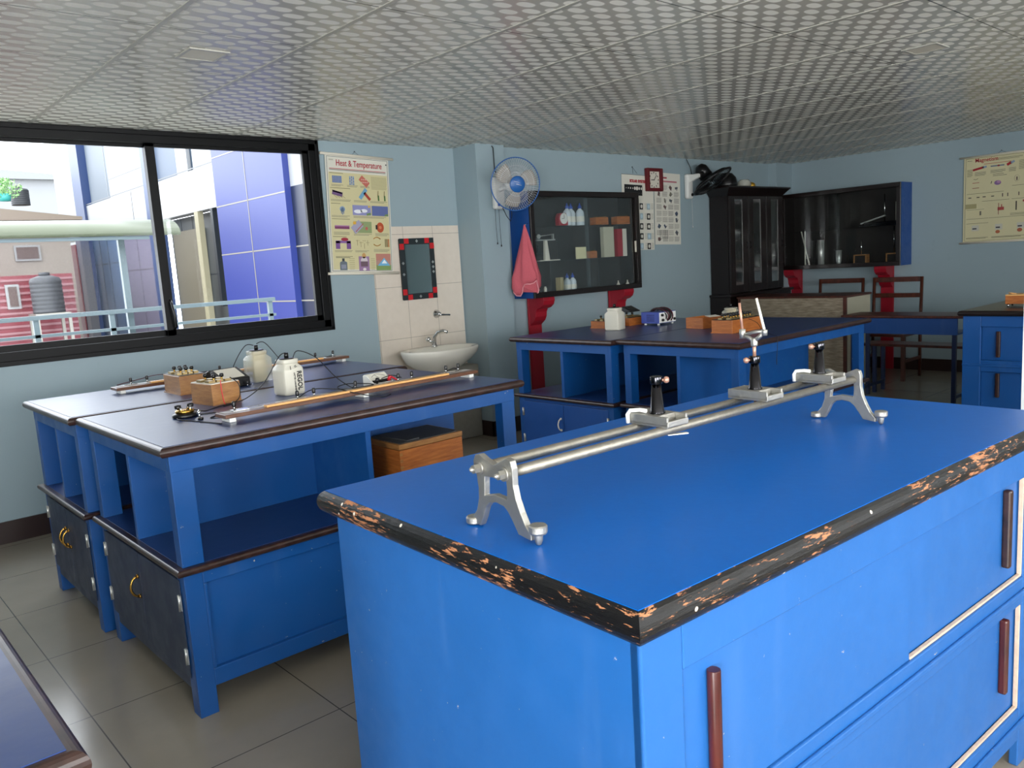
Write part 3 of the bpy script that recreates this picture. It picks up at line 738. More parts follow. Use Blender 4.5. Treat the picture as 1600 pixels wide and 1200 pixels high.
m_ = MB(); m_.lathe([(0, 0), (.008, 0), (.008, .022), (0, .024)], onface(.086, .15, .001), nrm, n=12); m_.tube([onface(.086, .15, .022), onface(.10, -.35, .022), onface(.12, -.5, .01), onface(.15, -.3, .005)], .004, 8); m_.build('red_plug', 'red_plastic', t)
# wires
def wire(label, pts, mat='rubber_wire', r=.0021, sub=6, g_='black connecting wires on the left benches'):
    P = [Vector(p) for p in pts]; out = []
    for i in range(len(P)-1):
        p0, p1, p2, p3 = P[max(i-1, 0)], P[i], P[i+1], P[min(i+2, len(P)-1)]
        for k in range(sub):
            t_ = k/sub
            out.append(.5*((2*p1)+(-p0+p2)*t_+(2*p0-5*p1+4*p2-p3)*t_**2+(-p0+3*p1-3*p2+p3)*t_**3))
    out.append(P[-1])
    o = MB().tube(out, r, 6).build('connecting_wire', mat); return tag(o, label, 'wire', g_)
z = LT+.002
wire('black wire from the lettered jar down to the wooden plug box', [(1.545, 3.165, 1.083), (1.50, 3.14, 1.07), (1.42, 3.12, .98), (1.35, 3.13, z+.02), (1.30, 3.15, z+.003), (1.22, 3.13, z), (1.15, 3.08, z), (1.09, 3.05, z+.02)])
wire('black wire looping from the lettered jar to the slide wire board', [(1.575, 3.165, 1.055), (1.60, 3.16, 1.085), (1.66, 3.12, 1.05), (1.70, 3.05, .97), (1.73, 3.0, z+.02), (1.73, 2.93, z+.01), (1.68, 2.85, .945), (1.65, 2.82, .945)])
wire('black wire from the porous pot jar arching down on its left side', [(1.66, 3.73, 1.083), (1.62, 3.73, 1.085), (1.58, 3.76, 1.02), (1.56, 3.78, .95), (1.57, 3.72, z), (1.60, 3.66, z)])
wire('black wire from the porous pot jar passing behind the lettered jar', [(1.675, 3.73, 1.088), (1.71, 3.71, 1.09), (1.76, 3.66, 1.0), (1.80, 3.6, .93), (1.84, 3.7, z), (1.9, 4.0, z), (1.98, 4.02, .945)])
wire('black wire lying curled between the round plug key and the board end', [(1.10, 3.02, z), (1.16, 3.0, z), (1.13, 2.93, z), (1.10, 2.90, z), (1.13, 2.86, z), (1.155, 2.80, .945)])
wire('black wire running low along the left end of the bench under the board', [(1.02, 3.02, z), (1.015, 2.97, z), (1.04, 2.88, z), (1.06, 2.80, z), (1.075, 2.74, z)])
wire('black wire in a flat loop across the middle of the slide wire board', [(1.38, 2.92, z), (1.45, 2.95, z), (1.50, 2.87, .955), (1.60, 2.81, .945), (1.66, 2.76, .95), (1.72, 2.78, .95), (1.64, 2.83, .96), (1.57, 2.80, .955), (1.62, 2.72, .93), (1.70, 2.69, z), (1.76, 2.72, z)])
wire('black wire between two terminals at the right end of the slide wire board', [(2.14, 2.84, .945), (2.18, 2.845, .95), (2.20, 2.85, .945)])
wire('black wire from the meter to the next terminal', [(1.83, 2.89, .95), (1.87, 2.87, .96), (1.89, 2.83, .95)])
wire('red wire running along the far slide wire board', [(1.12, 4.06, .945), (1.24, 4.10, .955), (1.32, 4.09, .965), (1.45, 4.11, .95), (1.62, 4.12, .945)], 'dark_red_cable', .002, 6, None)
wire('red wire down the face of the slanted-top plug box', [(1.262, 3.178, 1.005), (1.262, 3.177, .96), (1.268, 3.175, z), (1.28, 3.16, z)], 'red_plastic', .0018, 6, None)
wire('black wire curving over the front of the slanted-top plug box', [(1.31, 3.20, 1.01), (1.335, 3.18, .98), (1.33, 3.17, .93), (1.29, 3.15, z), (1.24, 3.12, z)])
simple('worn_film', '4b4d50', .4, var=.35, scale=25, bump=.4, bscale=20)
# wooden box on the shelf
t = thing('wooden_chest', 'varnished wooden box with dark lid on the shelf of the near left bench', 'wooden box', (1.70, 2.60, .5115))
B(((0, 0, 0), (.31, .24, .19))).build('case', 'box_wood', t, bevel=.002)
lid = MB(); lid.box((-.002, -.002, .192), (.312, .242, .214)); lid.build('lid', 'teak', t, bevel=.003)
m_ = MB()
for k in range(7): m_.box((-.0006, .0, .012+k*.026), (.0122, -.0006, .024+k*.026))
m_.build('finger_joints', 'teak', t)
m_ = MB(); m_.box((.01, .01, .2141), (.30, .23, .2155)); m_.box((.06, .02, .2156), (.12, .22, .219), Matrix.Rotation(.1, 4, 'Z')); m_.build('lid_film', 'worn_film', t)

# ================================================================ apparatus on the middle benches
MT = .9035
res_box('wooden terminal box with crowded black and brass knobs, front box on the middle bench', (4.145, 2.69, MT), 0, .32, .145, .078, wood='box_wood', knobs=18)
t = thing('wooden_tray', 'open wooden tray with white card leaning on it, behind the front terminal box', 'wooden tray', (4.36, 3.045, MT), -.15)
m_ = MB(); m_.box((0, 0, 0), (.17, .15, .006)); m_.box((0, 0, .006), (.17, .008, .07)); m_.box((0, .142, .006), (.17, .15, .07)); m_.box((0, .008, .006), (.008, .142, .07)); m_.box((.162, .008, .006), (.17, .142, .07)); m_.build('tray_body', 'box_wood', t, bevel=.001)
o = MB().box((0, 0, 0), (.085, .05, .002), Matrix.Translation((4.40, 3.02, MT+.073)) @ Matrix.Rotation(-.3, 4, 'Z') @ Matrix.Rotation(.12, 4, 'X')).build('instruction_card', 'paper')
tag(o, 'white card with small print lying across the open wooden tray', 'card')
res_box('small wooden terminal box left of the white jar on the middle bench', (4.30, 3.83, .8995), 0, .15, .13, .05, wood='box_wood', knobs=4)
res_box('wooden terminal box under a black sloping meter, right of the white jar', (4.50, 3.77, .8995), .05, .20, .13, .055, wood='box_wood', knobs=4)
t = thing('galvanometer', 'black wedge-shaped meter resting on the wooden box right of the white jar', 'galvanometer', (4.56, 3.80, .9565+.035), .1)
m_ = MB(); m_.prism([(0, 0), (.1, 0), (.1, .035), (.075, .042), (0, .006)], 'x', 0, .12); m_.build('housing', 'black_plastic', t, bevel=.003)
m_ = MB(); m_.quad((.02, .012, .0125), (.10, .012, .0125), (.10, .065, .0385), (.02, .065, .0385)); m_.build('dial_window', 'dark_chrome', t, solid=.001)
jar('opaque white cell jar standing between two wooden boxes on the middle bench', (4.235, 3.675, .8995), .25, w=.112, h=.152)
jar('translucent cell jar with cream pot behind the knobbed box, in front of the desk', (4.84, 3.15, MT), .2, mat='clear_jar', insert=True, w=.10, h=.10)
# power unit
t = thing('power_unit', 'blue and white power supply wrapped with dark red cables on the middle bench', 'power supply', (4.565, 3.555, .8995), -.02)
m_ = MB(); m_.box((0, 0, .012), (.19, .16, .092)); cs = m_.build('case', 'blue_case', t, bevel=.002)
B(((.004, -.003, .016), (.186, 0, .088))).build('front_panel', 'white_plastic', t)
m_ = MB()
for k in range(4): m_.box((-.001, .04+.0*k, .03+k*.013), (0, .11, .033+k*.013))
m_.build('vent_slots', 'dark_chrome', cs)
for px in (.015, .165):
    for py in (.015, .135): MB().cyl((px, py, 0), (px, py, .012), .009, n=12).build('rubber_foot', 'white_plastic', t)
for xx, zz in ((.03, .07), (.035, .035), (.165, .035)): MB().lathe([(0, 0), (.010, 0), (.009, .012), (0, .013)], (xx, -.003, zz), (0, -1, 0), n=12).build('control_knob', 'black_plastic', t)
m_ = MB()
for k in range(7):
    x_ = .07+.012*k; rr = .047+.004*(k % 3)
    m_.use('dark_red_cable' if k % 2 else 'rubber_wire').tube([(x_+.006*math.sin(a_*2+k), .07+rr*1.75*math.cos(a_), .062+rr*math.sin(a_)) for a_ in [2*math.pi*i/18 for i in range(18)]], .0045, 6, closed=True)
m_.build('cable_bundle', None, t)
wire('thin black wire trailing off the near edge of the middle bench', [(4.30, 2.70, .985), (4.36, 2.66, .95), (4.33, 2.62, .907), (4.20, 2.64, .907), (4.14, 2.66, .907), (4.25, 2.60, .907), (4.2, 2.5, .907), (4.1, 2.40, .907), (4.06, 2.352, .903), (4.05, 2.345, .86), (4.05, 2.35, .78), (4.04, 2.345, .75)], r=.0015, g_=None)

# box on right bench
t = thing('wooden_tray', 'wooden apparatus box on metal feet on the black-topped right bench', 'wooden box', (6.10, 1.50, .9015), .1)
B(((0, 0, .02), (.16, .34, .075))).build('case', 'box_wood', t, bevel=.002)
m_ = MB()
for px in (.015, .145):
    for py in (.015, .325): m_.cyl((px, py, 0), (px, py, .02), .006, n=10)
m_.build('metal_feet', 'chrome', t)
m_ = MB(); m_.box((.0, .0, .075), (.16, .34, .082)); m_.tube([(.05, .30, .083), (.05, .33, .095), (.08, .33, .09), (.09, .29, .083)], .003, 6); m_.build('lid', 'rule_wood', t)

# ================================================================ wall cabinets
def wall_cab(name, label, loc, rz, Wd, D, H, shelves, dividers, side='blue_paint', ndoor=2):
    """local: x along the wall (0..Wd), back at y=0, front at y=-D, z 0..H"""
    t = thing(name, label, 'wall cabinet', loc, rz)
    th = .018
    B(((0, -D+.02, 0), (th, 0, H)), ).build('side_panel', 'navy_side', t); B(((Wd-th, -D+.02, 0), (Wd, 0, H))).build('side_panel', 'navy_side', t)
    B(((th, -D+.02, 0), (Wd-th, 0, th))).build('bottom_panel', 'black_wood', t); B(((th, -D+.02, H-th), (Wd-th, 0, H))).build('top_panel', 'black_wood', t)
    B(((th, -.01, th), (Wd-th, -.001, H-th))).build('back_panel', 'dark_interior', t)
    f = .045
    B(((th, -D+.03, th), (th+.003, -.012, H-th)), ((Wd-th-.003, -D+.03, th), (Wd-th, -.012, H-th))).build('lining', 'dark_interior', t)
    fr_ = B(((0, -D, 0), (Wd, -D+.02, f)), ((0, -D, H-f), (Wd, -D+.02, H)), ((0, -D, f), (f, -D+.02, H-f)), ((Wd-f, -D, f), (Wd, -D+.02, H-f))).build('front_frame', 'black_wood', t, bevel=.003)
    for z_ in shelves: B(((th, -D+.045, z_-.004), (Wd-th, -.012, z_+.002))).build('glass_shelf', 'cabinet_glass', t)
    for (x_, z0, z1) in dividers: B(((x_, -D+.045, z0), (x_+.005, -.012, z1-.006))).build('glass_divider', 'cabinet_glass', t)
    for k in range(ndoor):
        xa = f+(Wd-2*f)/ndoor*k-(.02 if k else 0); xb = f+(Wd-2*f)/ndoor*(k+1)+(.02 if k < ndoor-1 else 0); yy = -D+.022+.008*(k % 2)
        B(((xa, yy, f), (xb, yy+.004, H-f))).build('sliding_glass', 'cabinet_glass', t)
    return t
paint('navy_side', '12488f', .4, 0)
CX, CZ, CW, CH, CD = 4.59, 1.10, 1.38, .865, .25
c1 = wall_cab('wall_cabinet', 'black glass-fronted wall cabinet with blue side and pink towel on it', (CX, YW-.001, CZ), 0, CW, CD, CH, [.295, .585], [(.43, .02, .295), (.52, .295, .585), (1.05, .02, .295)])
B(((CW-.06, -CD+.012, .33), (CW-.045, -CD+.022, .43))).build('finger_pull', 'off_white', c1)
# contents of cabinet 1
yc = YW-.13
def inside(o, l, c, g_=None): return tag(o, l, c, g_)
for k, (x_, z_, l_) in enumerate(((5.143, .587, 'blue-capped clear bottle just right of the red timer clock on the top shelf'), (5.222, .587, 'middle blue-capped clear bottle of the three on the top shelf'), (5.302, .587, 'rightmost blue-capped clear bottle on the top shelf'), (5.10, .0185, 'left blue-capped clear bottle at the bottom of the black cabinet'), (5.17, .0185, 'right blue-capped clear bottle at the bottom of the black cabinet'))):
    t = thing('wash_bottle', l_, 'bottle', (x_, yc+(.03 if k == 1 else 0), CZ+z_+.001), 0, 'blue-capped bottles in the wall cabinet')
    s_ = 1 if k < 3 else .85
    MB().lathe([(0, 0), (.036*s_, .0), (.038*s_, .006), (.038*s_, .105*s_), (.030*s_, .125*s_), (.014*s_, .140*s_), (.014*s_, .146*s_), (0, .146*s_)], n=18).build('bottle_body', 'bottle_plastic', t)
    MB().lathe([(0, .145*s_), (.017*s_, .145*s_), (.018*s_, .160*s_), (.008*s_, .175*s_), (.004*s_, .192*s_), (0, .192*s_)], n=14).build('bottle_cap', 'blue_cap', t)
    MB().lathe([(.0385*s_, .03), (.0388*s_, .032), (.0388*s_, .075*s_), (.0385*s_, .077*s_)], n=18, cap=False).build('bottle_label', 'paper', t)
t = thing('timer_clock', 'dark red desk clock with round white dial on the top cabinet shelf', 'clock', (5.055, yc-.02, CZ+.588))
m_ = MB(); m_.prism([(-.055, 0), (.055, 0), (.055, .07), (.035, .105), (-.035, .105), (-.055, .07)], 'y', -.02, .03); m_.build('clock_case', 'red_paint', t, bevel=.006)
MB().cyl((0, -.021, .058), (0, -.026, .058), .045, n=28).build('dial', 'white_plastic', t)
m_ = MB(); m_.box((-.0015, -.028, .058), (.0015, -.0265, .092)); m_.box((-.03, -.028, .0565), (0, -.0265, .0595)); m_.build('hands', 'black_plastic', t)
t = thing('balance_scale', 'white lab balance on a tall stem, left side of the middle cabinet shelf', 'balance', (4.86, yc, CZ+.298))
m_ = MB(); m_.box((-.12, -.05, 0), (.12, .05, .008)); m_.build('base', 'off_white', t, bevel=.002)
m_ = MB(); m_.rings([[(-.02, -.012, .008), (.035, -.012, .008), (.035, .012, .008), (-.02, .012, .008)], [(-.012, -.01, .17), (.015, -.01, .17), (.015, .01, .17), (-.012, .01, .17)]], smooth=False); m_.build('column', 'off_white', t)
m_ = MB(); m_.box((-.10, -.012, .17), (.11, .012, .18)); m_.box((.085, -.01, .18), (.098, .01, .225)); m_.tube([(-.10, 0, .205), (.09, 0, .22)], .004, 8); m_.cyl((-.08, -.01, .205), (-.08, .01, .205), .02, n=14); m_.build('beam', 'steel_tube', t)
m_ = MB(); m_.box((-.12, -.03, .06), (-.09, .03, .13)); m_.tube([(-.105, 0, .13), (-.10, 0, .205)], .002, 6); m_.build('weight_pan', 'dark_chrome', t)
o = tag(B(((5.20, yc-.03, CZ+.299), (5.33, yc-.022, CZ+.40))).build('index_card', 'cream_paper'), 'pale square card standing on the middle cabinet shelf', 'card')
for k, (xa, xb, za, h_, l_) in enumerate(((5.47, 5.64, .588, .065, 'left wooden weight box on the top cabinet shelf'), (5.76, 5.95, .588, .07, 'right wooden weight box on the top cabinet shelf'), (5.34, 5.47, .298, .06, 'wooden weight box beside the card on the middle cabinet shelf'))):
    if xb > CX+CW-.03: xb = CX+CW-.03
    t = thing('weight_box', l_, 'wooden box', (xa, yc-.03, CZ+za+.001), 0, 'wooden weight boxes in the wall cabinet')
    B(((0, 0, 0), (xb-xa, .07, h_))).build('case', 'box_wood', t)
    m_ = MB(); n_ = 8
    for i in range(n_):
        s_ = .5+i/n_*.6; m_.lathe([(0, 0), (.005*s_, 0), (.005*s_, .008*s_), (.002, .01*s_), (.003*s_, .014*s_), (0, .015*s_)], (.012+(xb-xa-.024)*i/(n_-1), .02, h_), n=8)
    m_.build('brass_weights', 'brass', t)
for k, (xa, xb, h_, mt, l_) in enumerate(((5.60, 5.74, .27, 'cream_panel', 'pale upright folder behind glass on the middle cabinet shelf'), (5.79, 5.86, .25, 'red_paint', 'red upright folder on the middle cabinet shelf'), (5.865, 5.92, .25, 'off_white', 'white upright folder beside the red one'))):
    tag(B(((xa, yc, CZ+.299), (xb, yc+.04, CZ+.299+h_))).build('folder', mt), l_, 'folder', 'folders in the wall cabinet')
tag(B(((5.02, yc, CZ+.0195), (5.055, yc+.06, CZ+.15))).build('booklet', 'dirty_cream'), 'cream booklet standing left of the lower bottles', 'booklet')
for x_, l_ in ((4.83, 'small glass vial at the lower left of the cabinet'),):
    tag(MB().lathe([(0, 0), (.014, 0), (.014, .05), (.01, .055), (.01, .065), (0, .065)], (x_, yc, CZ+.0195), n=14).build('vial', 'off_white'), l_, 'vial')
for x_, l_ in ((5.74, 'left of two small white flasks at the lower right of the cabinet'), (5.87, 'right of two small white flasks at the lower right of the cabinet')):
    tag(MB().lathe([(0, 0), (.022, 0), (.024, .01), (.012, .035), (.006, .045), (.006, .06), (0, .06)], (x_, yc-.03, CZ+.0195), n=14).build('flask', 'off_white'), l_, 'flask', 'small flasks in the cabinet')
def bracket(label, loc, rz, H, w=.14, D=.2, group='red cabinet brackets'):
    t = thing('cabinet_bracket', label, 'bracket', loc, rz, group)
    B(((0, -.022, 0), (w, 0, H-.001))).build('upright', 'red_paint', t, bevel=.002)
    pr_ = [(-.022, H-.001), (-D, H-.001), (-D-.004, H-.03), (-D+.01, H-.065), (-D+.045, H-.09), (-D+.085, H-.10), (-D+.10, H-.125), (-D+.105, H-.165), (-D+.125, H-.20), (-.022, H-.24)]
    m_ = MB(); m_.prism(pr_, 'x', .004, w-.004); m_.build('scroll', 'red_paint', t, bevel=.003)
    return t
bracket('red wooden bracket under the left end of the black cabinet with the towel', (4.715, YW-.014, 0), 0, CZ)
bracket('red wooden bracket under the right end of the black cabinet with the towel', (5.755, YW-.014, 0), 0, CZ)
# towel hanging from the cabinet corner
t = thing('hand_towel', 'pink hand towel hanging from the left side of the black cabinet', 'towel', (4.545, 4.86, 1.70))
m_ = MB(); rs = []
prof = [(0, .006, 0), (-.05, .022, .0), (-.12, .045, 0), (-.2, .072, .0), (-.28, .10, .0), (-.36, .125, .0), (-.42, .15, .0), (-.47, .15, .01), (-.50, .13, .01)]
for z_, w_, s_ in prof:
    ring = []; nn = 28
    for i in range(nn):
        a_ = 2*math.pi*i/nn; fold = 1+.22*math.sin(3*a_+z_*6)+.10*math.sin(7*a_+1)
        # w along y (hanging off the side), thin in x
        zz = z_
        if z_ < -.44: zz += .05*math.sin(2*a_+.6)+.02*math.sin(5*a_)
        ring.append((.0+.30*w_*math.cos(a_)*fold-.0, w_*math.sin(a_)*fold*.75, zz))
    rs.append(ring)
m_.rings(rs); tw = m_.build('towel_cloth', 'towel', t)
m_ = MB(); m_.tube([Vector(p)*1.01 for p in rs[-1]], .0045, 6, closed=True); m_.build('hem', 'towel_hem', tw)
tw.rotation_euler = (0, 0, .75)
o_ = MB().cyl((0, 0, -.008), (.045, 0, .01), .0025, n=8).build('hook', 'chrome', t)

# second wall cabinet on the right wall (faces -x)
c2 = wall_cab('wall_cabinet', 'black glass-fronted wall cabinet with blue end on the right wall', (X1-.001, 4.955, 1.125), -math.pi/2, 1.345, .28, .85, [.42], [(.35, .02, .42), (.55, .42, .83), (.75, .02, .42), (.80, .42, .83)], ndoor=2)
xc = X1-.13
tag(MB().cyl((xc, 4.55, 1.144), (xc, 4.55, 1.44), .033, n=20).build('steel_cylinder', 'steel_tube'), 'plain steel tube standing at the bottom of the right-wall cabinet', 'tube')
tag(MB().lathe([(0, 0), (.05, 0), (.05, .008), (.02, .02), (.03, .06), (.033, .17), (0, .17)], (xc, 4.34, 1.144), n=18).build('gauge_lamp', 'steel_tube'), 'rounded metal stand beside the steel tube in the right-wall cabinet', 'apparatus')
for k, (yy, l_, hh) in enumerate(((4.09, 'wooden bell box with thin rod in the right-wall cabinet', .16), (3.74, 'wooden bell box nearest the blue end of the right-wall cabinet', .28))):
    t = thing('wooden_bell_box', l_, 'wooden box', (xc-.03, yy-.07, 1.1445), 0, 'wooden boxes in the right-wall cabinet')
    m_ = MB(); m_.box((0, 0, 0), (.08, .14, .012)); m_.box((0, 0, .012), (.08, .012, .10)); m_.box((0, .128, .012), (.08, .14, .10)); m_.box((0, 0, .10), (.08, .14, .112)); m_.build('case', 'teak', t)
    B(((.01, .012, .012), (.07, .128, .1))).build('inner_block', 'dark_interior', t)
    MB().cyl((.04, .07, .112), (.04, .07, .112+hh), .005, n=10).build('rod', 'chrome', t)
for k, (x_, y_, l_) in enumerate(((xc, 4.74, 'left of two bright glass tubes leaning in the right-wall cabinet'), (xc+.03, 4.70, 'right of two bright glass tubes leaning in the right-wall cabinet'))):
    tag(MB().cyl((x_, y_+.0, 1.145), (x_, y_+(.10 if k else 0), 1.55), .007, n=10).build('glass_tube', 'off_white'), l_, 'glass tube', 'glass tubes in the right-wall cabinet')
t = thing('air_track_scale', 'dark metal apparatus with lever and upright rods on the upper cabinet shelf', 'apparatus', (xc-.03, 3.70, 1.125+.423))
m_ = MB(); m_.box((0, -.0, 0), (.08, .40, .02)); m_.box((.01, .0, .02), (.07, .35, .045)); m_.build('base', 'dark_chrome', t, bevel=.003)
MB().cyl((.04, .14, .045), (.04, .14, .33), .006, n=10).build('upright_rod', 'chrome', t)
MB().cyl((.04, .02, .045), (.04, .02, .24), .006, n=10).build('upright_rod', 'off_white', t)
m_ = MB(); m_.box((.02, 0, 0), (.05, .27, .012), Matrix.Translation((0, .13, .10)) @ Matrix.Rotation(-.26, 4, 'X')); m_.build('lever', 'steel_tube', t)
bracket('red wooden bracket under the blue end of the right-wall cabinet', (X1-.014, 3.915, 0), -math.pi/2, 1.125, w=.135)
bracket('red wooden bracket partly hidden behind the dark tall cabinet', (X1-.014, 4.97, 0), -math.pi/2, 1.125, w=.135)

# tall dark display cabinet
simple('pale_lining', 'b9c8cc', .6)
TX0, TX1, TY = 7.43, 8.50, 4.85
t = thing('display_cabinet', 'tall dark wooden cabinet with three narrow glass doors against the far wall', 'cabinet', (TX0, 5.067, 0))
D = 5.067-TY; H = 2.0; WX = TX1-TX0
m_ = MB(); m_.box((0, -D, .93), (.02, 0, H-.05)); m_.box((WX-.02, -D, .93), (WX, 0, H-.05)); m_.box((.02, -D, H-.07), (WX-.02, -.012, H-.05)); m_.build('carcass', 'black_wood', t)
m_ = MB(); m_.box((-.03, -D-.03, 0), (WX+.14, 0, .90)); m_.build('base_cabinet', 'black_wood', t, bevel=.004)
m_ = MB(); m_.box((-.05, -D-.05, .90), (WX+.17, 0, .93)); m_.build('ledge', 'black_wood', t, bevel=.008)
B(((.02, -.012, .93), (WX-.02, 0, H-.07))).build('back_lining', 'pale_lining', t)
# cornice
m_ = MB(); rs = []
for q, z_ in ((.005, H-.05), (.012, H-.04), (.02, H-.03), (.05, H+.005), (.075, H+.03), (.075, H+.045)):
    rs.append([(-q, -D-q, z_), (WX+q, -D-q, z_), (WX+q, 0, z_), (-q, 0, z_)])
m_.rings(rs, smooth=False); m_.build('cornice', 'black_wood', t)
for z_ in (1.2, 1.45, 1.7): B(((.02, -D+.03, z_), (WX-.02, -.012, z_+.006))).build('shelf', 'black_wood', t)
dw = WX/3
for k in range(3):
    xa, xb = k*dw+.004, (k+1)*dw-.004; ga, gb = (xa+xb)/2-.072, (xa+xb)/2+.072
    d_ = B(((xa, -D-.02, .94), (ga, -D-.001, H-.055)), ((gb, -D-.02, .94), (xb, -D-.001, H-.055)), ((ga, -D-.02, .94), (gb, -D-.001, 1.02)), ((ga, -D-.02, 1.915), (gb, -D-.001, H-.055)), ((xa, -D-.028, .94), (xa+.012, -D-.02, H-.055))).build('door', 'black_wood', t, bevel=.003)
    B(((ga, -D-.013, 1.02), (gb, -D-.009, 1.915))).build('door_glass', 'frosty_glass', d_)
    MB().tube([(xb-.03 if k != 1 else xa+.03, -D-.02, 1.40), (xb-.03 if k != 1 else xa+.03, -D-.032, 1.42), (xb-.03 if k != 1 else xa+.03, -D-.032, 1.45), (xb-.03 if k != 1 else xa+.03, -D-.02, 1.47)], .004, 8).build('door_pull', 'dark_chrome', d_)
yc3 = 4.95
tag(B(((7.59, yc3-.04, 1.4565), (7.71, yc3+.04, 1.51)), ((7.60, yc3-.035, 1.511), (7.70, yc3+.035, 1.54))).build('teal_box', 'teal_stuff'), 'teal box on the lower middle shelf behind the left cabinet door', 'box')
for k, (x_, w_, z_, h_, m2, l_) in enumerate(((7.60, .10, .931, .14, 'cream_panel', 'cream carton at the bottom behind the left glass door'), (7.95, .14, 1.4565, .20, 'off_white', 'white cartons on the shelf behind the middle glass door'), (8.30, .10, 1.7065, .14, 'red_paint', 'red packet on the top shelf behind the right glass door'), (8.32, .12, 1.2065, .18, 'blue_case', 'blue packet behind the right glass door'), (7.94, .15, .931, .2, 'off_white', 'white carton at the bottom behind the middle glass door'), (7.96, .13, 1.7065, .14, 'off_white', 'white carton on the top shelf behind the middle glass door'))):
    tag(B(((x_, yc3-.03, z_+.0005), (x_+w_, yc3+.05, z_+h_))).build('carton', m2), l_, 'carton')
# glass bowl and brass item on the cabinet
tag(MB().lathe([(0, 0), (.06, 0), (.075, .02), (.07, .06), (.05, .085), (.045, .085), (.062, .058), (.066, .02), (.05, .008), (0, .008)], (7.88, 4.93, H+.0455), n=24).build('glass_bowl', 'clear_jar'), 'small glass bowl on top of the tall dark cabinet', 'bowl')
tag(MB().lathe([(0, 0), (.03, .0), (.042, .02), (.035, .045), (.015, .06), (0, .06)], (8.03, 4.93, H+.0455), n=18).build('brass_ornament', 'yellow_brass'), 'small yellow ornament beside the glass bowl on the cabinet', 'ornament')

# ================================================================ fans
def ringpts(c, u, v, r, n=48): return [c + (u*math.cos(2*math.pi*i/n) + v*math.sin(2*math.pi*i/n))*r for i in range(n)]
t = thing('wall_fan', 'white wall fan with blue hub and blue rim left of the towel cabinet', 'wall fan', (4.385, 4.998, 1.95))
m_ = MB(); m_.box((-.055, -.05, -.12), (.055, 0, .13)); m_.build('wall_plate', 'white_plastic', t, bevel=.02, seg=4)
m_ = MB(); m_.cyl((-.02, -.05, -.085), (-.02, -.054, -.085), .012, n=12); m_.build('switch', 'blue_case', t)
hc = Vector((-.03, -.27, .05)); dr_ = Vector((-.38, -.90, -.12)).normalized(); u = dr_.cross(Vector((0, 0, 1))).normalized(); v = u.cross(dr_)
m_ = MB(); m_.tube([(0, -.04, .03), (0, -.10, .04), hc - dr_*.13], .018, 12); m_.build('arm', 'white_plastic', t)
m_ = MB(); m_.lathe([(0, -.16), (.035, -.155), (.055, -.12), (.06, -.06), (.05, -.03), (0, -.03)], hc, dr_, n=24); m_.build('motor_housing', 'white_plastic', t)
R_ = .20
m_ = MB(); m_.tube(ringpts(hc, u, v, R_), .0045, 8, closed=True); m_.build('rim', 'hub_blue', t)
def guard(sgn, nm):
    g = MB()
    for i in range(64):
        a_ = 2*math.pi*i/64; q = u*math.cos(a_)+v*math.sin(a_)
        g.tube([hc + q*(.045+(R_-.045)*k/5) + dr_*sgn*(.045*math.sqrt(max(0, 1-(k/5)**2.2))) for k in range(6)], .0011, 4)
    for rr, dd in ((.09, .042), (.14, .034)): g.tube(ringpts(hc+dr_*sgn*dd, u, v, rr), .0011, 5, closed=True)
    return g.build(nm, 'guard_wire', t)
simple('guard_wire', 'c9ccd0', .35, .3)
guard(1, 'front_guard'); guard(-1, 'rear_guard')
for k in range(3):
    b_ = MB(); rs = []
    a0 = .5+2.094*k
    rows = []
    for i in range(7):
        r_ = .03+.145*i/6; wd = .35+.55*math.sin(math.pi*(.15+.7*i/6)); row = []
        for j in range(7):
            a_ = a0 + wd*(j/6-.5)*1.15 + .25*i/6; row.append(b_.bm.verts.new(hc + (u*math.cos(a_)+v*math.sin(a_))*r_ + dr_*(.012*(j/3-1))))
        rows.append(row)
    for A, Bq in zip(rows, rows[1:]):
        for j in range(6): b_.face([A[j], A[j+1], Bq[j+1], Bq[j]], True)
    b_.build('blade', 'fan_blade', t, solid=.0015)
MB().lathe([(0, -.03), (.042, -.03), (.042, .0), (0, .0)], hc, dr_, n=24).build('blade_hub', 'white_plastic', t)
hb = MB().lathe([(.062, .040), (.062, .046), (.055, .050), (0, .053)], hc, dr_, n=32, cap=True).build('badge', 'hub_blue', t)
m_ = MB(); c_ = hc + dr_*.0545
for a_, b_ in ((.02, .012), (.0, -.01)): m_.tube([c_ + u*(-.03+a_) + v*b_, c_ + u*(.012+a_) + v*(b_+.012)], .0015, 5)
m_.build('badge_mark', 'white_plastic', hb)
for dx, l_ in ((-.045, .38), (-.005, .40)):
    m_ = MB(); m_.tube([(dx, -.03, -.11), (dx-.002, -.03, -.25), (dx+.003, -.03, -l_)], .0018, 6); m_.lathe([(0, 0), (.006, .002), (.004, .016), (0, .018)], (dx+.003, -.03, -l_-.016), n=10); m_.build('pull_cord', 'black_plastic', t)
m_ = MB(); m_.tube([(-.02, -.006, .375), (-.018, -.02, .36), (-.01, -.012, .2), (.0, -.02, .13)], .004, 8); m_.tube([(.01, -.06, -.11), (.02, -.09, -.18), (.05, -.10, -.22), (.085, -.08, -.18), (.075, -.09, -.08), (.04, -.14, .0)], .003, 8)
m_.build('power_cable', 'rubber_wire', t)
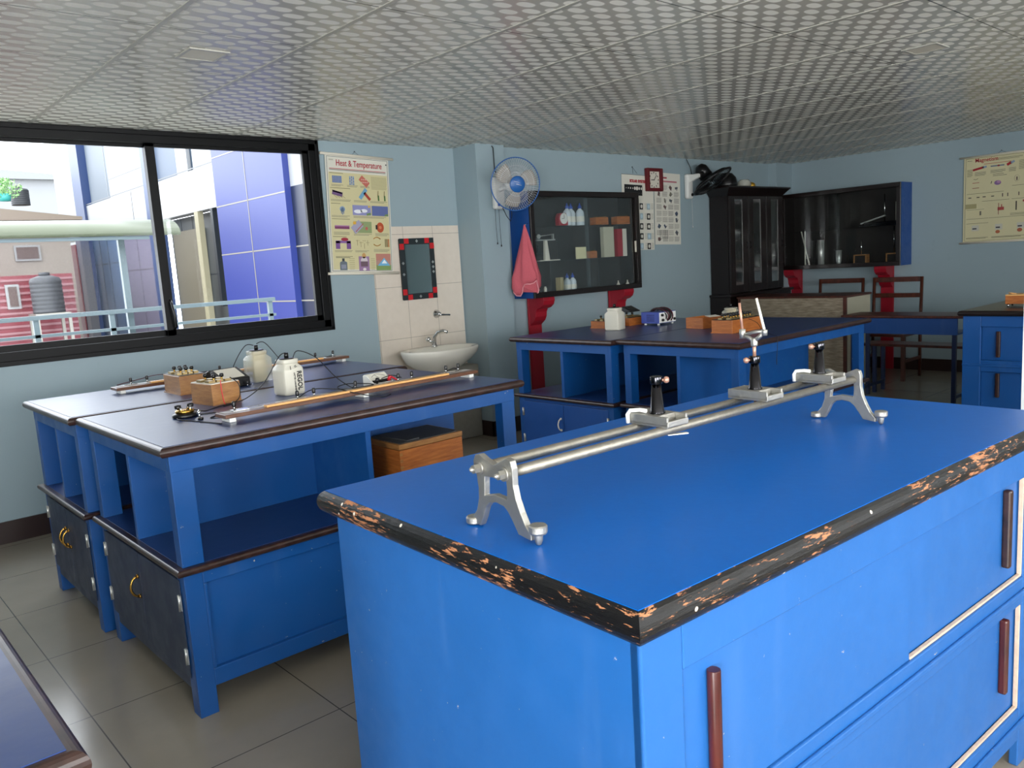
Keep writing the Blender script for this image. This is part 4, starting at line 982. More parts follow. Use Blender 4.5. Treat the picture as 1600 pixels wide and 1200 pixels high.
# second fan: folded, dark head
t = thing('wall_fan', 'black tilted wall fan seen edge-on above the tall dark cabinet', 'wall fan', (7.055, YW-.001, 2.06))
m_ = MB(); m_.box((-.05, -.05, -.125), (.05, 0, .125)); m_.build('wall_plate', 'white_plastic', t, bevel=.02, seg=4)
m_ = MB(); m_.prism([(-.03, .03), (-.16, .08), (-.17, .10), (-.16, .115), (-.03, .115)], 'x', -.02, .02); m_.build('arm', 'white_plastic', t, bevel=.006)
MB().cyl((.02, -.05, -.085), (.02, -.058, -.085), .016, n=12).build('switch', 'black_plastic', t)
dr_ = (CAM_R*.52 + CAM_D*.80 - _f*.12).normalized(); u = dr_.orthogonal().normalized(); v = dr_.cross(u)
hc = Vector((.165, -.20, .035))
m_ = MB(); m_.lathe([(0, -.20), (.04, -.195), (.065, -.16), (.07, -.06), (0, -.06)], hc - CAM_R*.03, dr_, n=24); m_.build('motor_housing', 'black_plastic', t)
m_ = MB(); m_.tube([(0, -.16, .10), hc-dr_*.13], .02, 10); m_.build('neck', 'black_plastic', t)
R_ = .215
m_ = MB(); m_.tube(ringpts(hc, u, v, R_), .009, 8, closed=True); m_.build('rim', 'black_plastic', t)
m_ = MB()
for i in range(56):
    a_ = 2*math.pi*i/56; q = u*math.cos(a_)+v*math.sin(a_)
    for sg in (1, -1): m_.tube([hc + q*(.04+(R_-.04)*k/4) + dr_*sg*(.05*math.sqrt(max(0, 1-(k/4)**2.2))) for k in range(5)], .0022, 4)
m_.build('guard', 'black_plastic', t)
for k in range(3):
    b_ = MB(); rows = []
    for i in range(5):
        r_ = .03+.165*i/4; row = []
        for j in range(5):
            a_ = 2.094*k + .9*(j/4-.5); row.append(b_.bm.verts.new(hc + (u*math.cos(a_)+v*math.sin(a_))*r_ + dr_*(.012*(j/2-1))))
        rows.append(row)
    for A, Bq in zip(rows, rows[1:]):
        for j in range(4): b_.face([A[j], A[j+1], Bq[j+1], Bq[j]], True)
    b_.build('blade', 'black_plastic', t, solid=.002)
m_ = MB(); m_.tube([(-.02, -.02, .272), (.03, -.03, .19), (.05, -.03, .12)], .004, 8); m_.build('power_cable', 'rubber_wire', t)
m_ = MB(); m_.tube([(.04, -.03, -.12), (.045, -.03, -.40)], .0015, 6); m_.lathe([(0, 0), (.006, .002), (.004, .016), (0, .018)], (.045, -.03, -.415), n=10); m_.build('pull_cord', 'white_plastic', t)
# black helmet-like motor cover lying on top of the cabinet
tag(MB().lathe([(0, 0), (.11, 0), (.115, .03), (.10, .10), (.06, .145), (0, .155)], (7.60, 4.965, H+.0455), n=28).build('dome_cover', 'black_plastic'), 'black rounded cover lying on the tall cabinet beside the fan', 'cover')

# ================================================================ clock and posters
t = thing('wall_clock', 'square dark red wall clock above the black cabinet', 'clock', (6.492, YW-.004, 2.115))
m_ = MB()
for a_, b_ in (((-.12, -.11), (-.085, .11)), ((.085, -.11), (.12, .11)), ((-.085, .078), (.085, .11)), ((-.085, -.11), (.085, -.078))): m_.box((a_[0], -.045, a_[1]), (b_[0], 0, b_[1]))
m_.build('frame', 'dark_red', t, bevel=.008)
dl = B(((-.086, -.02, -.079), (.086, -.006, .079))).build('dial', 'off_white', t)
m_ = MB()
for i in range(12):
    a_ = math.pi*2*i/12; k = .068; x_, z_ = k*math.sin(a_), k*math.cos(a_); m_.box((x_-.004, -.0215, z_-.007), (x_+.004, -.0202, z_+.007))
m_.build('hour_marks', 'dark_chrome', dl)
def hand(L_, a_, w_): 
    m_ = MB(); m_.box((-w_, -.024, -.008), (w_, -.0225, L_), Matrix.Rotation(a_, 4, 'Y')); return m_
hand(.062, math.radians(42), .0025).build('minute_hand', 'black_plastic', t); hand(.046, math.radians(-92), .0035).build('hour_hand', 'black_plastic', t)

def rect(mb, x0, z0, x1, z1, c, y=-.0035): mb.color(c); mb.box((x0, y, z0), (x1, y+.0012, z1))
def lines(mb, x0, z1, x1, n, c='8d8a72', step=.008, h=.0035):
    for i in range(n):
        e = x1-(random.random()*.25*(x1-x0) if i == n-1 else random.random()*.04*(x1-x0)); rect(mb, x0, z1-i*step-h, e, z1-i*step, c, -.003)
def poster(label, loc, rz, Wd, H, tilt, sheet, rods=True, wave=.006, rodw=.04):
    t = thing('wall_poster', label, 'poster', loc, rz); t.rotation_euler = (0, tilt, rz)
    m_ = MB(); n = 16; rs = []
    for i in range(n+1):
        z_ = -H*i/n; rs.append([(0, -.001-0*wave, z_), (Wd, -.001, z_), (Wd, .0, z_), (0, .0, z_)])
    m_.rings(rs, smooth=False); sh = m_.build('sheet', sheet, t)
    if rods:
        m_ = MB(); m_.cyl((-rodw, -.004, .0), (Wd+rodw, -.004, .0), .0095, n=12); m_.build('top_rod', 'rod_cream', t)
        m_ = MB(); m_.cyl((-rodw+.01, -.004, -H), (Wd+rodw+.01, -.004, -H), .0105, n=12); m_.build('bottom_rod', 'rod_cream', t)
        m_ = MB(); m_.tube([(Wd*.42, -.004, .008), (Wd*.46, -.004, .03), (Wd*.52, -.004, .008)], .0012, 5); m_.cyl((Wd*.46, .002, .032), (Wd*.46, -.008, .032), .003, n=8); m_.build('hanging_cord', 'black_plastic', t)
    return t, sh
simple('print_red', 'a8152c', .5); simple('print_dark', '33404f', .5)
# --- Heat & Temperature
pw, ph = .535, .85
t, sh = poster('Heat and Temperature wall chart hanging between the window and the mirror', (3.025, YA-.012, 2.252), 0, pw, ph, math.radians(2.4), 'paper')
m_ = MB(); rect(m_, .022, -ph+.03, pw-.018, -.125, 'cfc79b', -.0022)
# thin border
for a_ in ((.012, -.018, pw-.010, -.0155), (.012, -ph+.018, pw-.010, -ph+.0205), (.012, -ph+.02, .0145, -.016), (pw-.0125, -ph+.02, pw-.010, -.016)): rect(m_, *a_, '3a4a52', -.0024)
rect(m_, .03, -.102, pw-.03, -.098, 'a8152c'); rect(m_, .03, -.110, pw-.03, -.106, '555c55')
def ell(mb, cx, cz, rx, rz_, c, y=-.004, rot=0):
    mb.color(c); n = 20
    mb.rings([[(cx+rx*math.cos(2*math.pi*i/n)*math.cos(rot)-rz_*math.sin(2*math.pi*i/n)*math.sin(rot), yy, cz+rx*math.cos(2*math.pi*i/n)*math.sin(rot)+rz_*math.sin(2*math.pi*i/n)*math.cos(rot)) for i in range(n)] for yy in (y, y+.001)], smooth=False)
def rrect(mb, cx, cz, hx, hz, rot, c, y=-.004):
    mb.color(c); mb.box((-hx, y, -hz), (hx, y+.001, hz), Matrix.Translation((cx, 0, cz)) @ Matrix.Rotation(rot, 4, 'Y'))
rowz = [-.135, -.24, -.35, -.465, -.58, -.70]
lines(m_, .03, -.130, .15, 1, '6b6a50'); lines(m_, .03, -.235, .2, 1, '6b6a50'); lines(m_, .03, -.345, .12, 1, '6b6a50'); lines(m_, .03, -.455, .18, 1, '6b6a50'); lines(m_, .03, -.582, .16, 1, '6b6a50')
for i in range(6):
    for j in range(5): ell(m_, .055+i*.013, -.155-j*.010, .006, .0045, '2c63b0')
for i in range(3):
    for j in range(6): ell(m_, .195+i*.015, -.152-j*.0105, .0055, .0045, '2c63b0' if (i+j) % 2 else '5f93c8')
rrect(m_, .315, -.178, .042, .022, .7, 'c06a5c')
for i in range(8): ell(m_, .295+(i % 4)*.015, -.165-(i//4)*.02, .005, .004, 'd9b7a8', -.005)
lines(m_, .375, -.142, .51, 11, '9b966f', .0085, .003); lines(m_, .04, -.212, .14, 2); lines(m_, .17, -.212, .26, 2); lines(m_, .28, -.212, .36, 2)
rrect(m_, .085, -.275, .042, .016, .2, '6a4f78'); rrect(m_, .085, -.266, .04, .005, .2, 'a79ab5')
for i in range(4): rrect(m_, .07+i*.022, -.298, .016, .001, .6, '7c6a44')
rrect(m_, .30, -.268, .045, .014, -.9, '6ea3c4'); rrect(m_, .335, -.285, .035, .010, .8, 'a43a2c'); 
for x_ in (.43, .485): rrect(m_, x_, -.262, .003, .022, .1, '8a7d55'); rrect(m_, x_+.003, -.293, .006, .02, -.05, '3f6b33')
lines(m_, .03, -.318, .20, 2); lines(m_, .22, -.318, .33, 2); lines(m_, .36, -.318, .51, 2)
ell(m_, .12, -.385, .022, .02, '8aa3c2'); rrect(m_, .12, -.40, .003, .025, 0, '55709a'); rrect(m_, .11, -.40, .0025, .018, 0, '55709a'); rrect(m_, .13, -.40, .0025, .018, 0, '55709a')
lines(m_, .03, -.432, .18, 2)
rect(m_, .205, -.425, .36, -.352, '8d8fbe'); ell(m_, .25, -.398, .035, .014, 'e6e8ee', -.005); ell(m_, .30, -.392, .03, .013, 'e6e8ee', -.005); rrect(m_, .34, -.415, .018, .008, -.2, '6f8d55', -.0052); ell(m_, .345, -.36, .009, .008, 'd8b14a', -.0052)
rect(m_, .37, -.425, .512, -.352, '5d6a9e'); rrect(m_, .495, -.417, .016, .006, -.2, '6f8d55', -.0052); lines(m_, .21, -.432, .5, 2)
rect(m_, .05, -.528, .17, -.502, '7b3a66'); rect(m_, .05, -.510, .17, -.502, 'a878a0', -.0048); lines(m_, .04, -.550, .17, 3)
rect(m_, .205, -.553, .36, -.470, '8f9f70'); rrect(m_, .235, -.51, .045, .03, -.7, 'a3a0b8', -.0048); rrect(m_, .255, -.515, .045, .003, -.75, 'b05a4a', -.0052); ell(m_, .215, -.482, .014, .012, 'd8a63a', -.0052); ell(m_, .315, -.52, .01, .012, 'c0605a', -.0052)
ell(m_, .435, -.51, .032, .038, 'b4502c'); rect(m_, .395, -.525, .41, -.492, '2b2520', -.0052); ell(m_, .435, -.51, .012, .012, 'd0805a', -.0052)
lines(m_, .205, -.560, .36, 2); lines(m_, .39, -.553, .51, 3)
rect(m_, .05, -.672, .085, -.615, '77508e'); rect(m_, .14, -.672, .175, -.615, '77508e'); rect(m_, .05, -.63, .175, -.612, '8a64a0'); ell(m_, .125, -.602, .03, .012, 'a02a3c')
for i in range(4): rrect(m_, .23+i*.03, -.625-.012*(i % 3), .001, .02, 0, '7c6a44'); rrect(m_, .235+i*.028, -.61-.014*(i % 2), .016, .001, 0, '7c6a44')
for s_ in (-.595, -.635): m_.color('b5813a'); m_.tube([(.37+.06*i/6, -.005, s_+.012*math.sin(math.pi*i/6)*(1 if s_ > -.61 else -1)) for i in range(7)], .0035, 6)
for i in range(3): rrect(m_, .475+i*.014, -.625, .005, .03, 0, ['8a7d55', '7c6a44', 'b06a3a'][i])
lines(m_, .04, -.682, .19, 2); lines(m_, .21, -.682, .33, 2); lines(m_, .37, -.672, .51, 3)
lines(m_, .045, -.725, .19, 2, '5b5a48')
rect(m_, .075, -.825, .135, -.775, '66707a'); ell(m_, .105, -.772, .03, .012, '66707a'); rect(m_, .095, -.765, .115, -.74, '3a3f42'); rect(m_, .085, -.815, .125, -.785, '8a8fa0', -.0052)
rect(m_, .235, -.83, .325, -.725, '9a7aa0'); ell(m_, .28, -.762, .03, .035, 'cfc4c8', -.0052); rect(m_, .25, -.80, .31, -.762, '6b5560', -.0055); ell(m_, .28, -.72, .016, .02, 'c79a62', -.0052); ell(m_, .28, -.82, .014, .01, 'e8e0e0', -.0058)
lines(m_, .34, -.74, .375, 7, '9b966f', .013); lines(m_, .155, -.74, .2, 6, '9b966f', .015)
rect(m_, .385, -.755, .515, -.705, 'b97f70'); rect(m_, .385, -.80, .515, -.755, 'b08a80'); rect(m_, .385, -.828, .515, -.79, '7f9a5c', -.005)
m_.color('6fb0d8'); m_.prism([(.395, -.795), (.505, -.795), (.455, -.735)], 'y', -.0065, -.0052); m_.color('e6eef2'); m_.prism([(.43, -.778), (.48, -.778), (.455, -.75)], 'y', -.0075, -.0065)
m_.build('printed_pictures', 'printed', sh)
text('title', 'Heat & Temperature', .062, 'print_red', sh, (.085, -.0032, -.078), (math.radians(90), 0, 0), width=.385, bold=.0005)
m_ = MB(); ell(m_, .512, -.045, .005, .006, '2b2b33'); rect(m_, .03, -.044, .065, -.034, 'b9b6a6'); m_.build('corner_marks', 'printed', sh)
# --- Magnetism (right wall)
pw2, ph2 = .72, .835
t, sh = poster('Magnetism wall chart on the right wall, cut off by the frame', (X1-.012, 3.105, 2.148), -math.pi/2, pw2, ph2, 0, 'cream_paper')
m_ = MB()
for a_ in ((.015, -.018, pw2-.015, -.0155), (.015, -ph2+.018, pw2-.015, -ph2+.0205), (.015, -ph2+.02, .0175, -.016)): rect(m_, *a_, '3f4a48', -.0024)
lines(m_, .29, -.035, .52, 3, '8d8a6a'); lines(m_, .03, -.035, .08, 1, '4a4a44'); rect(m_, .18, -.082, .42, -.078, 'b04a40')
rrect(m_, .13, -.118, .05, .010, -.2, 'a8202c'); rrect(m_, .185, -.108, .02, .009, -.2, '8fa0b8'); rrect(m_, .30, -.108, .06, .006, 0, '6f7f96'); ell(m_, .31, -.108, .012, .008, '8e3040', -.005); rrect(m_, .40, -.102, .02, .012, -.5, 'b0242c'); rrect(m_, .43, -.09, .018, .01, -.5, '8fa0b8')
lines(m_, .03, -.12, .08, 9, '8d8a6a'); lines(m_, .1, -.15, .2, 5); lines(m_, .24, -.145, .37, 4); lines(m_, .4, -.14, .46, 5); lines(m_, .485, -.08, .59, 11, '8d8a6a')
rect(m_, .08, -.255, .14, -.25, 'a8404a'); rect(m_, .08, -.305, .14, -.30, '8e3a3a'); m_.color('44443c'); m_.tube([(.09, -.004, -.215), (.11, -.004, -.222), (.13, -.004, -.212)], .0018, 5)
ell(m_, .305, -.27, .03, .022, '8a6a9a'); ell(m_, .315, -.262, .018, .012, 'b58aae', -.005); rrect(m_, .25, -.262, .003, .012, .3, '4a4a44')
lines(m_, .26, -.185, .36, 1, '44443c'); lines(m_, .26, -.2, .39, 1, '44443c')
for x_ in (.47, .555):
    m_.color('6b6a55'); m_.tube([(x_+.022*math.cos(a_), -.004, -.245+.03*math.sin(a_)) for a_ in [2*math.pi*i/14 for i in range(14)]], .0008, 4, closed=True); rect(m_, x_-.005, -.265, x_+.005, -.232, '5a4a48')
for a_ in ((.03, -.355, .36), (.43, -.31, .60), (.17, -.435, .41), (.43, -.435, .55), (.03, -.60, .23), (.235, -.60, .60), (.03, -.645, .23)): rect(m_, a_[0], a_[1]-.003, a_[2], a_[1], '5c5a45')
for x_ in (.06, .135, .19, .265): rect(m_, x_-.015, -.398, x_+.012, -.39, '2f2f2c')
for x_ in (.35, .395, .49, .54): rect(m_, x_-.004, -.408, x_+.004, -.375, '5a4a48')
rect(m_, .02, -.50, .12, -.455, 'a79f72'); lines(m_, .03, -.51, .2, 1); rect(m_, .15, -.57, .165, -.53, '6a685c')
rect(m_, .315, -.575, .32, -.465, '8a3a38'); rect(m_, .31, -.535, .365, -.505, 'b04a44'); rect(m_, .34, -.51, .348, -.48, 'b04a44'); rect(m_, .465, -.545, .475, -.46, '2a2724'); rrect(m_, .55, -.462, .025, .009, 0, 'a8303a'); lines(m_, .42, -.57, .58, 3, '8d8a6a')
for x_ in (.10, .31, .50): rect(m_, x_-.02, -.72, x_+.045, -.665, 'c8c6b8'); rect(m_, x_-.012, -.705, x_+.025, -.692, '3a3a44', -.0048)
ell(m_, .315, -.74, .02, .016, 'b0603a'); ell(m_, .505, -.735, .022, .018, 'a85a3a'); lines(m_, .03, -.785, .23, 2, '5c5a45'); lines(m_, .26, -.785, .56, 2, '5c5a45')
m_.build('printed_pictures', 'printed', sh)
text('title', 'Magnetism', .052, 'print_red', sh, (.10, -.0032, -.055), (math.radians(90), 0, 0), width=.20, bold=.0005)
# --- Solar system
t, sh = poster('Solar System paper chart beneath the red clock, behind the cabinet corner', (6.03, YW-.006, 2.165), 0, .475, .71, math.radians(1.5), 'paper', rods=False)
m_ = MB(); rect(m_, .035, -.195, .30, -.095, '101216'); rect(m_, .0, -.004, .475, 0, '6b6a60', -.0024)
for i, r_ in enumerate((.004, .006, .007, .006, .013, .015, .011, .010)): ell(m_, .06+i*.032, -.128, r_, r_*1.2, 'd9d6cc', -.005); ell(m_, .06+i*.032, -.172, .003, .003, '8a8a84', -.005)
for j in range(5):
    zz = -.265-j*.095
    for i, x_ in enumerate((.06, .15, .275, .385)):
        c_ = '14161a' if (i+j) % 3 else ('8e2f33' if j == 2 else '9fb4bd'); w_ = .03 if i < 3 or j != 3 else .04
        rect(m_, x_-.02, zz-.06, x_+w_, zz, c_); ell(m_, x_+.005, zz-.03, .015, .018, 'd5d3c8' if c_ != '9fb4bd' else 'b9cfd8', -.005)
    lines(m_, .20, zz, .245, 6, '9a9888', .010, .003); lines(m_, .33, zz, .365, 6, '9a9888', .010, .003); lines(m_, .43, zz, .465, 6, '9a9888', .010, .003)
m_.build('printed_pictures', 'printed', sh)
text('title', 'SOLAR SYSTEM', .036, 'print_red', sh, (.115, -.0032, -.072), (math.radians(90), 0, 0), width=.25, bold=.002)
t = thing('wire_hanger', 'thin wire triangle hanging the Solar System chart', 'hanger', (6.20, YW-.006, 2.17))
m_ = MB(); m_.tube([(0, 0, 0), (-.01, -.002, .06), (.06, -.002, .0)], .0015, 5); m_.cyl((-.01, .003, .06), (-.01, -.006, .06), .004, n=8); m_.build('hanger_wire', 'black_plastic', t)
# --- apparatus chart to its right
t, sh = poster('pale apparatus paper chart with red heading right of the clock', (6.515, YW-.008, 2.192), 0, .42, .70, math.radians(1.5), 'paper', rods=False)
m_ = MB(); rect(m_, .07, -.055, .20, -.04, 'a8404a'); rect(m_, .03, -.09, .36, -.075, 'b9707a')
random.seed(11)
for i in range(4):
    for j in range(9):
        x_, zz = .03+i*.095, -.12-j*.063
        if random.random() < .55: lines(m_, x_, zz, x_+.08, 5, random.choice(['8f8d84', 'a09e92', '7f7d78']), .010, .004)
        else:
            rrect(m_, x_+.035, zz-.022, .020, .008+.01*random.random(), random.random()*3, random.choice(['5c6068', '6f5a58', '46566a', '7a7768'])); rrect(m_, x_+.05, zz-.03, .003, .02, random.random(), '4a4c50', -.005)
for i in range(5): rrect(m_, .08+i*.03, -.60, .0025, .045, 0, '4a4c50', -.005)
m_.build('printed_pictures', 'printed', sh)
random.seed(5)

# ================================================================ basin, tap, mirror
t = thing('wall_mirror', 'mirror with black frame and red corner squares above the basin', 'mirror', (3.588, YA-.026, 1.163))
MW, MH = .328, .474
B(((.004, 0, .004), (MW-.004, .014, MH-.004))).build('backing', 'black_frame', t)
m_ = MB(); f_ = .048
m_.color('1b262a')
for a_, b_ in (((0, 0), (MW, f_)), ((0, MH-f_), (MW, MH)), ((0, f_), (f_, MH-f_)), ((MW-f_, f_), (MW, MH-f_))): m_.box((a_[0], -.004, a_[1]), (b_[0], 0, b_[1]))
for (xx, zz, dx, dz) in ((0, 0, 1, 1), (MW, 0, -1, 1), (0, MH, 1, -1), (MW, MH, -1, -1)):
    m_.color('c0141f'); m_.box((xx+dx*.045, -.0052, zz), (xx+dx*.088, -.004, zz+dz*.04)); m_.box((xx, -.0052, zz+dz*.04), (xx+dx*.04, -.004, zz+dz*.085)); 
m_.color('8f9694')
for xx, zz in ((MW/2, .022), (MW/2, MH-.022), (.022, MH*.42), (.022, MH*.6), (MW-.022, MH*.44), (MW-.022, MH*.52), (MW-.022, MH*.6)): m_.box((-.009, -.0052, -.009), (.009, -.004, .009), Matrix.Translation((xx, 0, zz)) @ Matrix.Rotation(math.pi/4, 4, 'Y'))
m_.build('frame', 'printed', t)
B(((f_, -.002, f_), (MW-f_, 0, MH-f_))).build('mirror_pane', 'mirror_glass', t)
t = thing('wash_basin', 'white ceramic pedestal wash basin under the mirror', 'wash basin', (3.745, 5.04, 0))
def oval(rx, ry, z_, cx=0, cy=0, n=36, flat=.228): return [(cx+rx*math.cos(2*math.pi*i/n), min(cy+ry*math.sin(2*math.pi*i/n), flat), z_) for i in range(n)]
m_ = MB(); m_.rings([oval(.12, .10, .60, 0, .05), oval(.20, .15, .63, 0, .03), oval(.285, .20, .685, 0, .02), oval(.325, .225, .735), oval(.338, .232, .768), oval(.336, .23, .782), oval(.325, .222, .785), oval(.275, .165, .778, 0, -.02), oval(.24, .14, .74, 0, -.02), oval(.15, .09, .67, 0, -.02), oval(.02, .02, .655, 0, -.02)])
m_.build('bowl', 'ceramic', t)
m_ = MB(); m_.rings([oval(.14, .10, 0, 0, .08), oval(.12, .09, .06, 0, .08), oval(.10, .08, .3, 0, .08), oval(.115, .085, .62, 0, .08)]); m_.build('pedestal', 'ceramic', t)
t = thing('basin_tap', 'curved chrome tap on the wash basin', 'tap', (3.765, 5.14, .7865))
m_ = MB(); m_.lathe([(0, -.002), (.026, -.002), (.024, .01), (.018, .02), (.017, .04), (0, .04)], n=20); m_.tube([(0, 0, .03), (.004, -.005, .08), (.02, -.03, .115), (.045, -.07, .125), (.06, -.10, .112)], [.017, .015, .013, .012, .012], 12); m_.build('spout', 'chrome', t)
m_ = MB(); m_.tube([(0, 0, .02), (-.03, -.005, .04), (-.055, -.008, .06)], .012, 10); m_.lathe([(0, 0), (.018, 0), (.02, .01), (.016, .022), (0, .024)], (-.055, -.008, .06), (-.7, 0, .7), n=16); m_.build('tap_handle', 'chrome', t)
t = thing('stop_valve', 'chrome lever valve on the wall tiles above the tap', 'valve', (3.907, YA-.0085, 1.032))
MB().lathe([(0, 0), (.034, 0), (.032, .008), (.02, .02), (.016, .045), (0, .05)], axis=(0, -1, 0), n=24).build('rosette', 'chrome', t)
MB().box((.0, -.055, -.012), (.10, -.045, .002), Matrix.Rotation(.1, 4, 'Y')).build('lever', 'chrome', t, bevel=.003)

# ceiling panels
for k, (x_, y_, l_) in enumerate(((1.46, 3.466, 'square recessed ceiling light above the left benches near the window'), (4.455, 3.53, 'square recessed ceiling light above the middle benches'), (4.478, 1.748, 'square recessed ceiling light nearest the right edge'))):
    t = thing('ceiling_light', l_, 'ceiling light', (x_, y_, ZC-.001), 0, 'square ceiling lights, switched off')
    m_ = MB()
    for a_, b_ in (((-.085, -.085), (.085, -.072)), ((-.085, .072), (.085, .085)), ((-.085, -.072), (-.072, .072)), ((.072, -.072), (.085, .072))): m_.box((a_[0], a_[1], -.006), (b_[0], b_[1], 0))
    m_.build('frame', 'runner', t); B(((-.072, -.072, -.004), (.072, .072, 0))).build('diffuser', 'rod_cream', t)

# ================================================================ desk, chairs, school desk
t = thing('teacher_desk', 'teacher desk with grey wood-grain front and dark brown top', 'desk', (7.46, 3.60, 0))
ZD = .90; DW, DL = .50, 1.165
m_ = MB(); m_.box((-.012, -.012, ZD-.02), (DW+.012, DL+.012, ZD)); m_.build('desk_top', 'chair_wood', t, bevel=.004)
B(((0, .03, .06), (.018, DL-.03, ZD-.02))).build('front_panel', 'grey_grain', t)
m_ = MB(); m_.box((-.004, 0, .0), (.02, .03, ZD-.02)); m_.box((-.004, DL-.03, 0), (.02, DL, ZD-.02)); m_.build('corner_trim', 'chair_wood', t)
B(((.02, 0, .0), (DW, .018, ZD-.02)), ).build('side_panel', 'cream_panel', t); B(((.02, DL-.018, 0), (DW, DL, ZD-.02))).build('side_panel', 'cream_panel', t)
def chair(label, x, y, rz, src=None):
    if src: return dup(src, (x, y, 0), rz, label)
    t = thing('wooden_chair', label, 'chair', (x, y, 0), rz, 'brown wooden chairs behind the desk')
    # local: front -x , width along y
    w = .24
    for s_ in (-1, 1):
        m_ = MB(); m_.tube([(.20, s_*w, 0), (.20, s_*w, .45), (.235, s_*w, 1.01)], .017, 4); m_.build('rear_leg', 'chair_wood', t)
        m_ = MB(); m_.box((-.22, s_*w-.018, 0), (-.185, s_*w+.018, .44)); m_.build('leg', 'chair_wood', t)
        m_ = MB(); m_.box((-.2, s_*w-.01, .18), (.2, s_*w+.01, .21)); m_.build('stretcher', 'chair_wood', t)
    B(((-.24, -w-.02, .44), (.21, w+.02, .465))).build('seat', 'chair_wood', t, bevel=.006)
    for z_, h_ in ((.96, .05), (.80, .045)):
        xx = .205+.035*(z_-.45)/.56
        B(((xx-.008, -w+.012, z_), (xx+.01, w-.012, z_+h_))).build('back_rail', 'chair_wood', t, bevel=.004)
    return t
ch = chair('brown wooden chair fully seen to the right of the desk, tall ladder back', 8.36, 3.60, 0)
chair('brown wooden chair half hidden behind the teacher desk', 8.40, 4.22, 0, ch)

t = thing('school_desk', 'blue student desk with attached bench seat between the middle and right benches', 'school desk', (7.0, 2.40, 0))
L_ = 1.02
m_ = MB(); m_.box((-.02, 0, .735), (.36, L_, .757)); m_.build('desktop', 'chair_wood', t, bevel=.006)
B(((.0, .06, .60), (.015, L_-.06, .735))).build('modesty_panel', 'door_blue', t)
B(((.02, .06, .60), (.34, L_-.06, .612))).build('book_shelf', 'door_blue', t)
m_ = MB(); m_.box((.42, -.03, .435), (.68, L_+.03, .458)); m_.build('bench_seat', 'chair_wood', t, bevel=.006)
simple('steel_blue_paint', '13264e', .4)
for y_ in (.09, L_-.09):
    for x_ in (.03, .32): B(((x_-.015, y_-.015, 0), (x_+.015, y_+.015, .735 if x_ < .3 else .61))).build('leg', 'steel_blue_paint', t)
    for x_ in (.46, .64): B(((x_-.015, y_-.015, 0), (x_+.015, y_+.015, .435))).build('leg', 'steel_blue_paint', t)
    B(((.045, y_-.012, .07), (.625, y_+.012, .095))).build('floor_rail', 'steel_blue_paint', t)

# ================================================================ outside
K = 1.75
def fx(y, z): return (y*K, 1.392+(z-1.392)*K)
FX = 4.0*K
t = thing('office_building', 'neighbouring office building clad in blue and white panels outside the window', 'building', (FX, 0, 0))
def clad(name, y0, z0, y1, z1, c, dx=0, joints=None, jc='c9c2b0', depth=.3):
    (ya, za), (yb, zb) = fx(y0, z0), fx(y1, z1)
    m_ = MB(); c_ = tuple(.26*v for v in lin(c)); m_.c = (*c_, 1); m_.box((dx, ya, za), (dx+depth, yb, zb))
    if joints:
        m_.c = (*[.26*v for v in lin(jc)], 1)
        for yj in joints[0]: yy = yj*K; m_.box((dx-.006, yy-.012, za), (dx, yy+.012, zb))
        for zj in joints[1]: zz = 1.392+(zj-1.392)*K; m_.box((dx-.006, ya, zz-.012), (dx, yb, zz+.012))
    return m_.build(name, 'cladding', t)
HB = 4.6; LB = -1.5
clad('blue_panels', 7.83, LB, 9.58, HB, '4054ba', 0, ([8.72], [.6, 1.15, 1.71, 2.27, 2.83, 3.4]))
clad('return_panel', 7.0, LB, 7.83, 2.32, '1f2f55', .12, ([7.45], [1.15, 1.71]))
clad('white_panels', 7.0, 2.32, 7.83, HB, 'eef0f2', .12)
clad('white_band', 9.58, 2.28, 15.0, 2.78, 'f1f2f3', .02, ([12.6], [2.8]), '8f9294')
clad('white_panels', 9.58, 2.78, 10.18, HB, 'f1f2f3', .02)
clad('window_glazing', 10.18, 2.78, 10.36, HB, '33516b', .10); clad('white_panels', 10.36, 2.78, 10.72, HB, 'eceef0', .02)
clad('window_glazing', 10.72, 2.78, 11.7, HB, '4d6d92', .10)
clad('blue_column', 11.7, LB, 11.92, HB, '5670a8', -.05)
clad('white_panels', 11.92, 2.78, 13.55, HB, 'f3f4f6', .02, ([12.0], [3.05]), '8f9294')
clad('window_glazing', 13.55, 2.78, 14.75, HB, '47667e', .10, ([13.8], []), 'dfe3e6')
clad('blue_column', 14.9, LB, 15.4, HB, '3c5d9e', -.05)
clad('pale_panels', 11.92, LB, 13.3, 2.28, 'a8a0bb', .02, ([12.6], [1.65, 1.1]), '8a7f90')
clad('glazed_bay', 9.58, LB, 11.7, 2.28, '6b6f6c', .35, ([10.0, 10.6, 10.9, 11.3], [1.5]), '2a3440')
clad('cream_post', 10.18, LB, 10.30, 2.28, 'd9cfa9', .0, depth=.12)
clad('window_frame', 9.75, 1.1, 9.82, 2.28, '232c33', .02, depth=.2); clad('curtain', 10.5, LB, 11.5, 2.1, '9a917a', .25, depth=.08)
clad('blue_glazing', 13.3, LB, 14.9, 2.28, '6f97c8', .05, ([13.6, 14.1, 14.5], [1.8]), '33485f')
clad('red_edge', 15.75, LB, 16.1, 2.2, 'd8606e', -.05); clad('lilac_panels', 15.4, LB, 15.75, 2.28, 'b7b3cf', -.02)
clad('white_panels', 15.4, 2.28, 16.6, HB, 'f3f5f7', -.02)
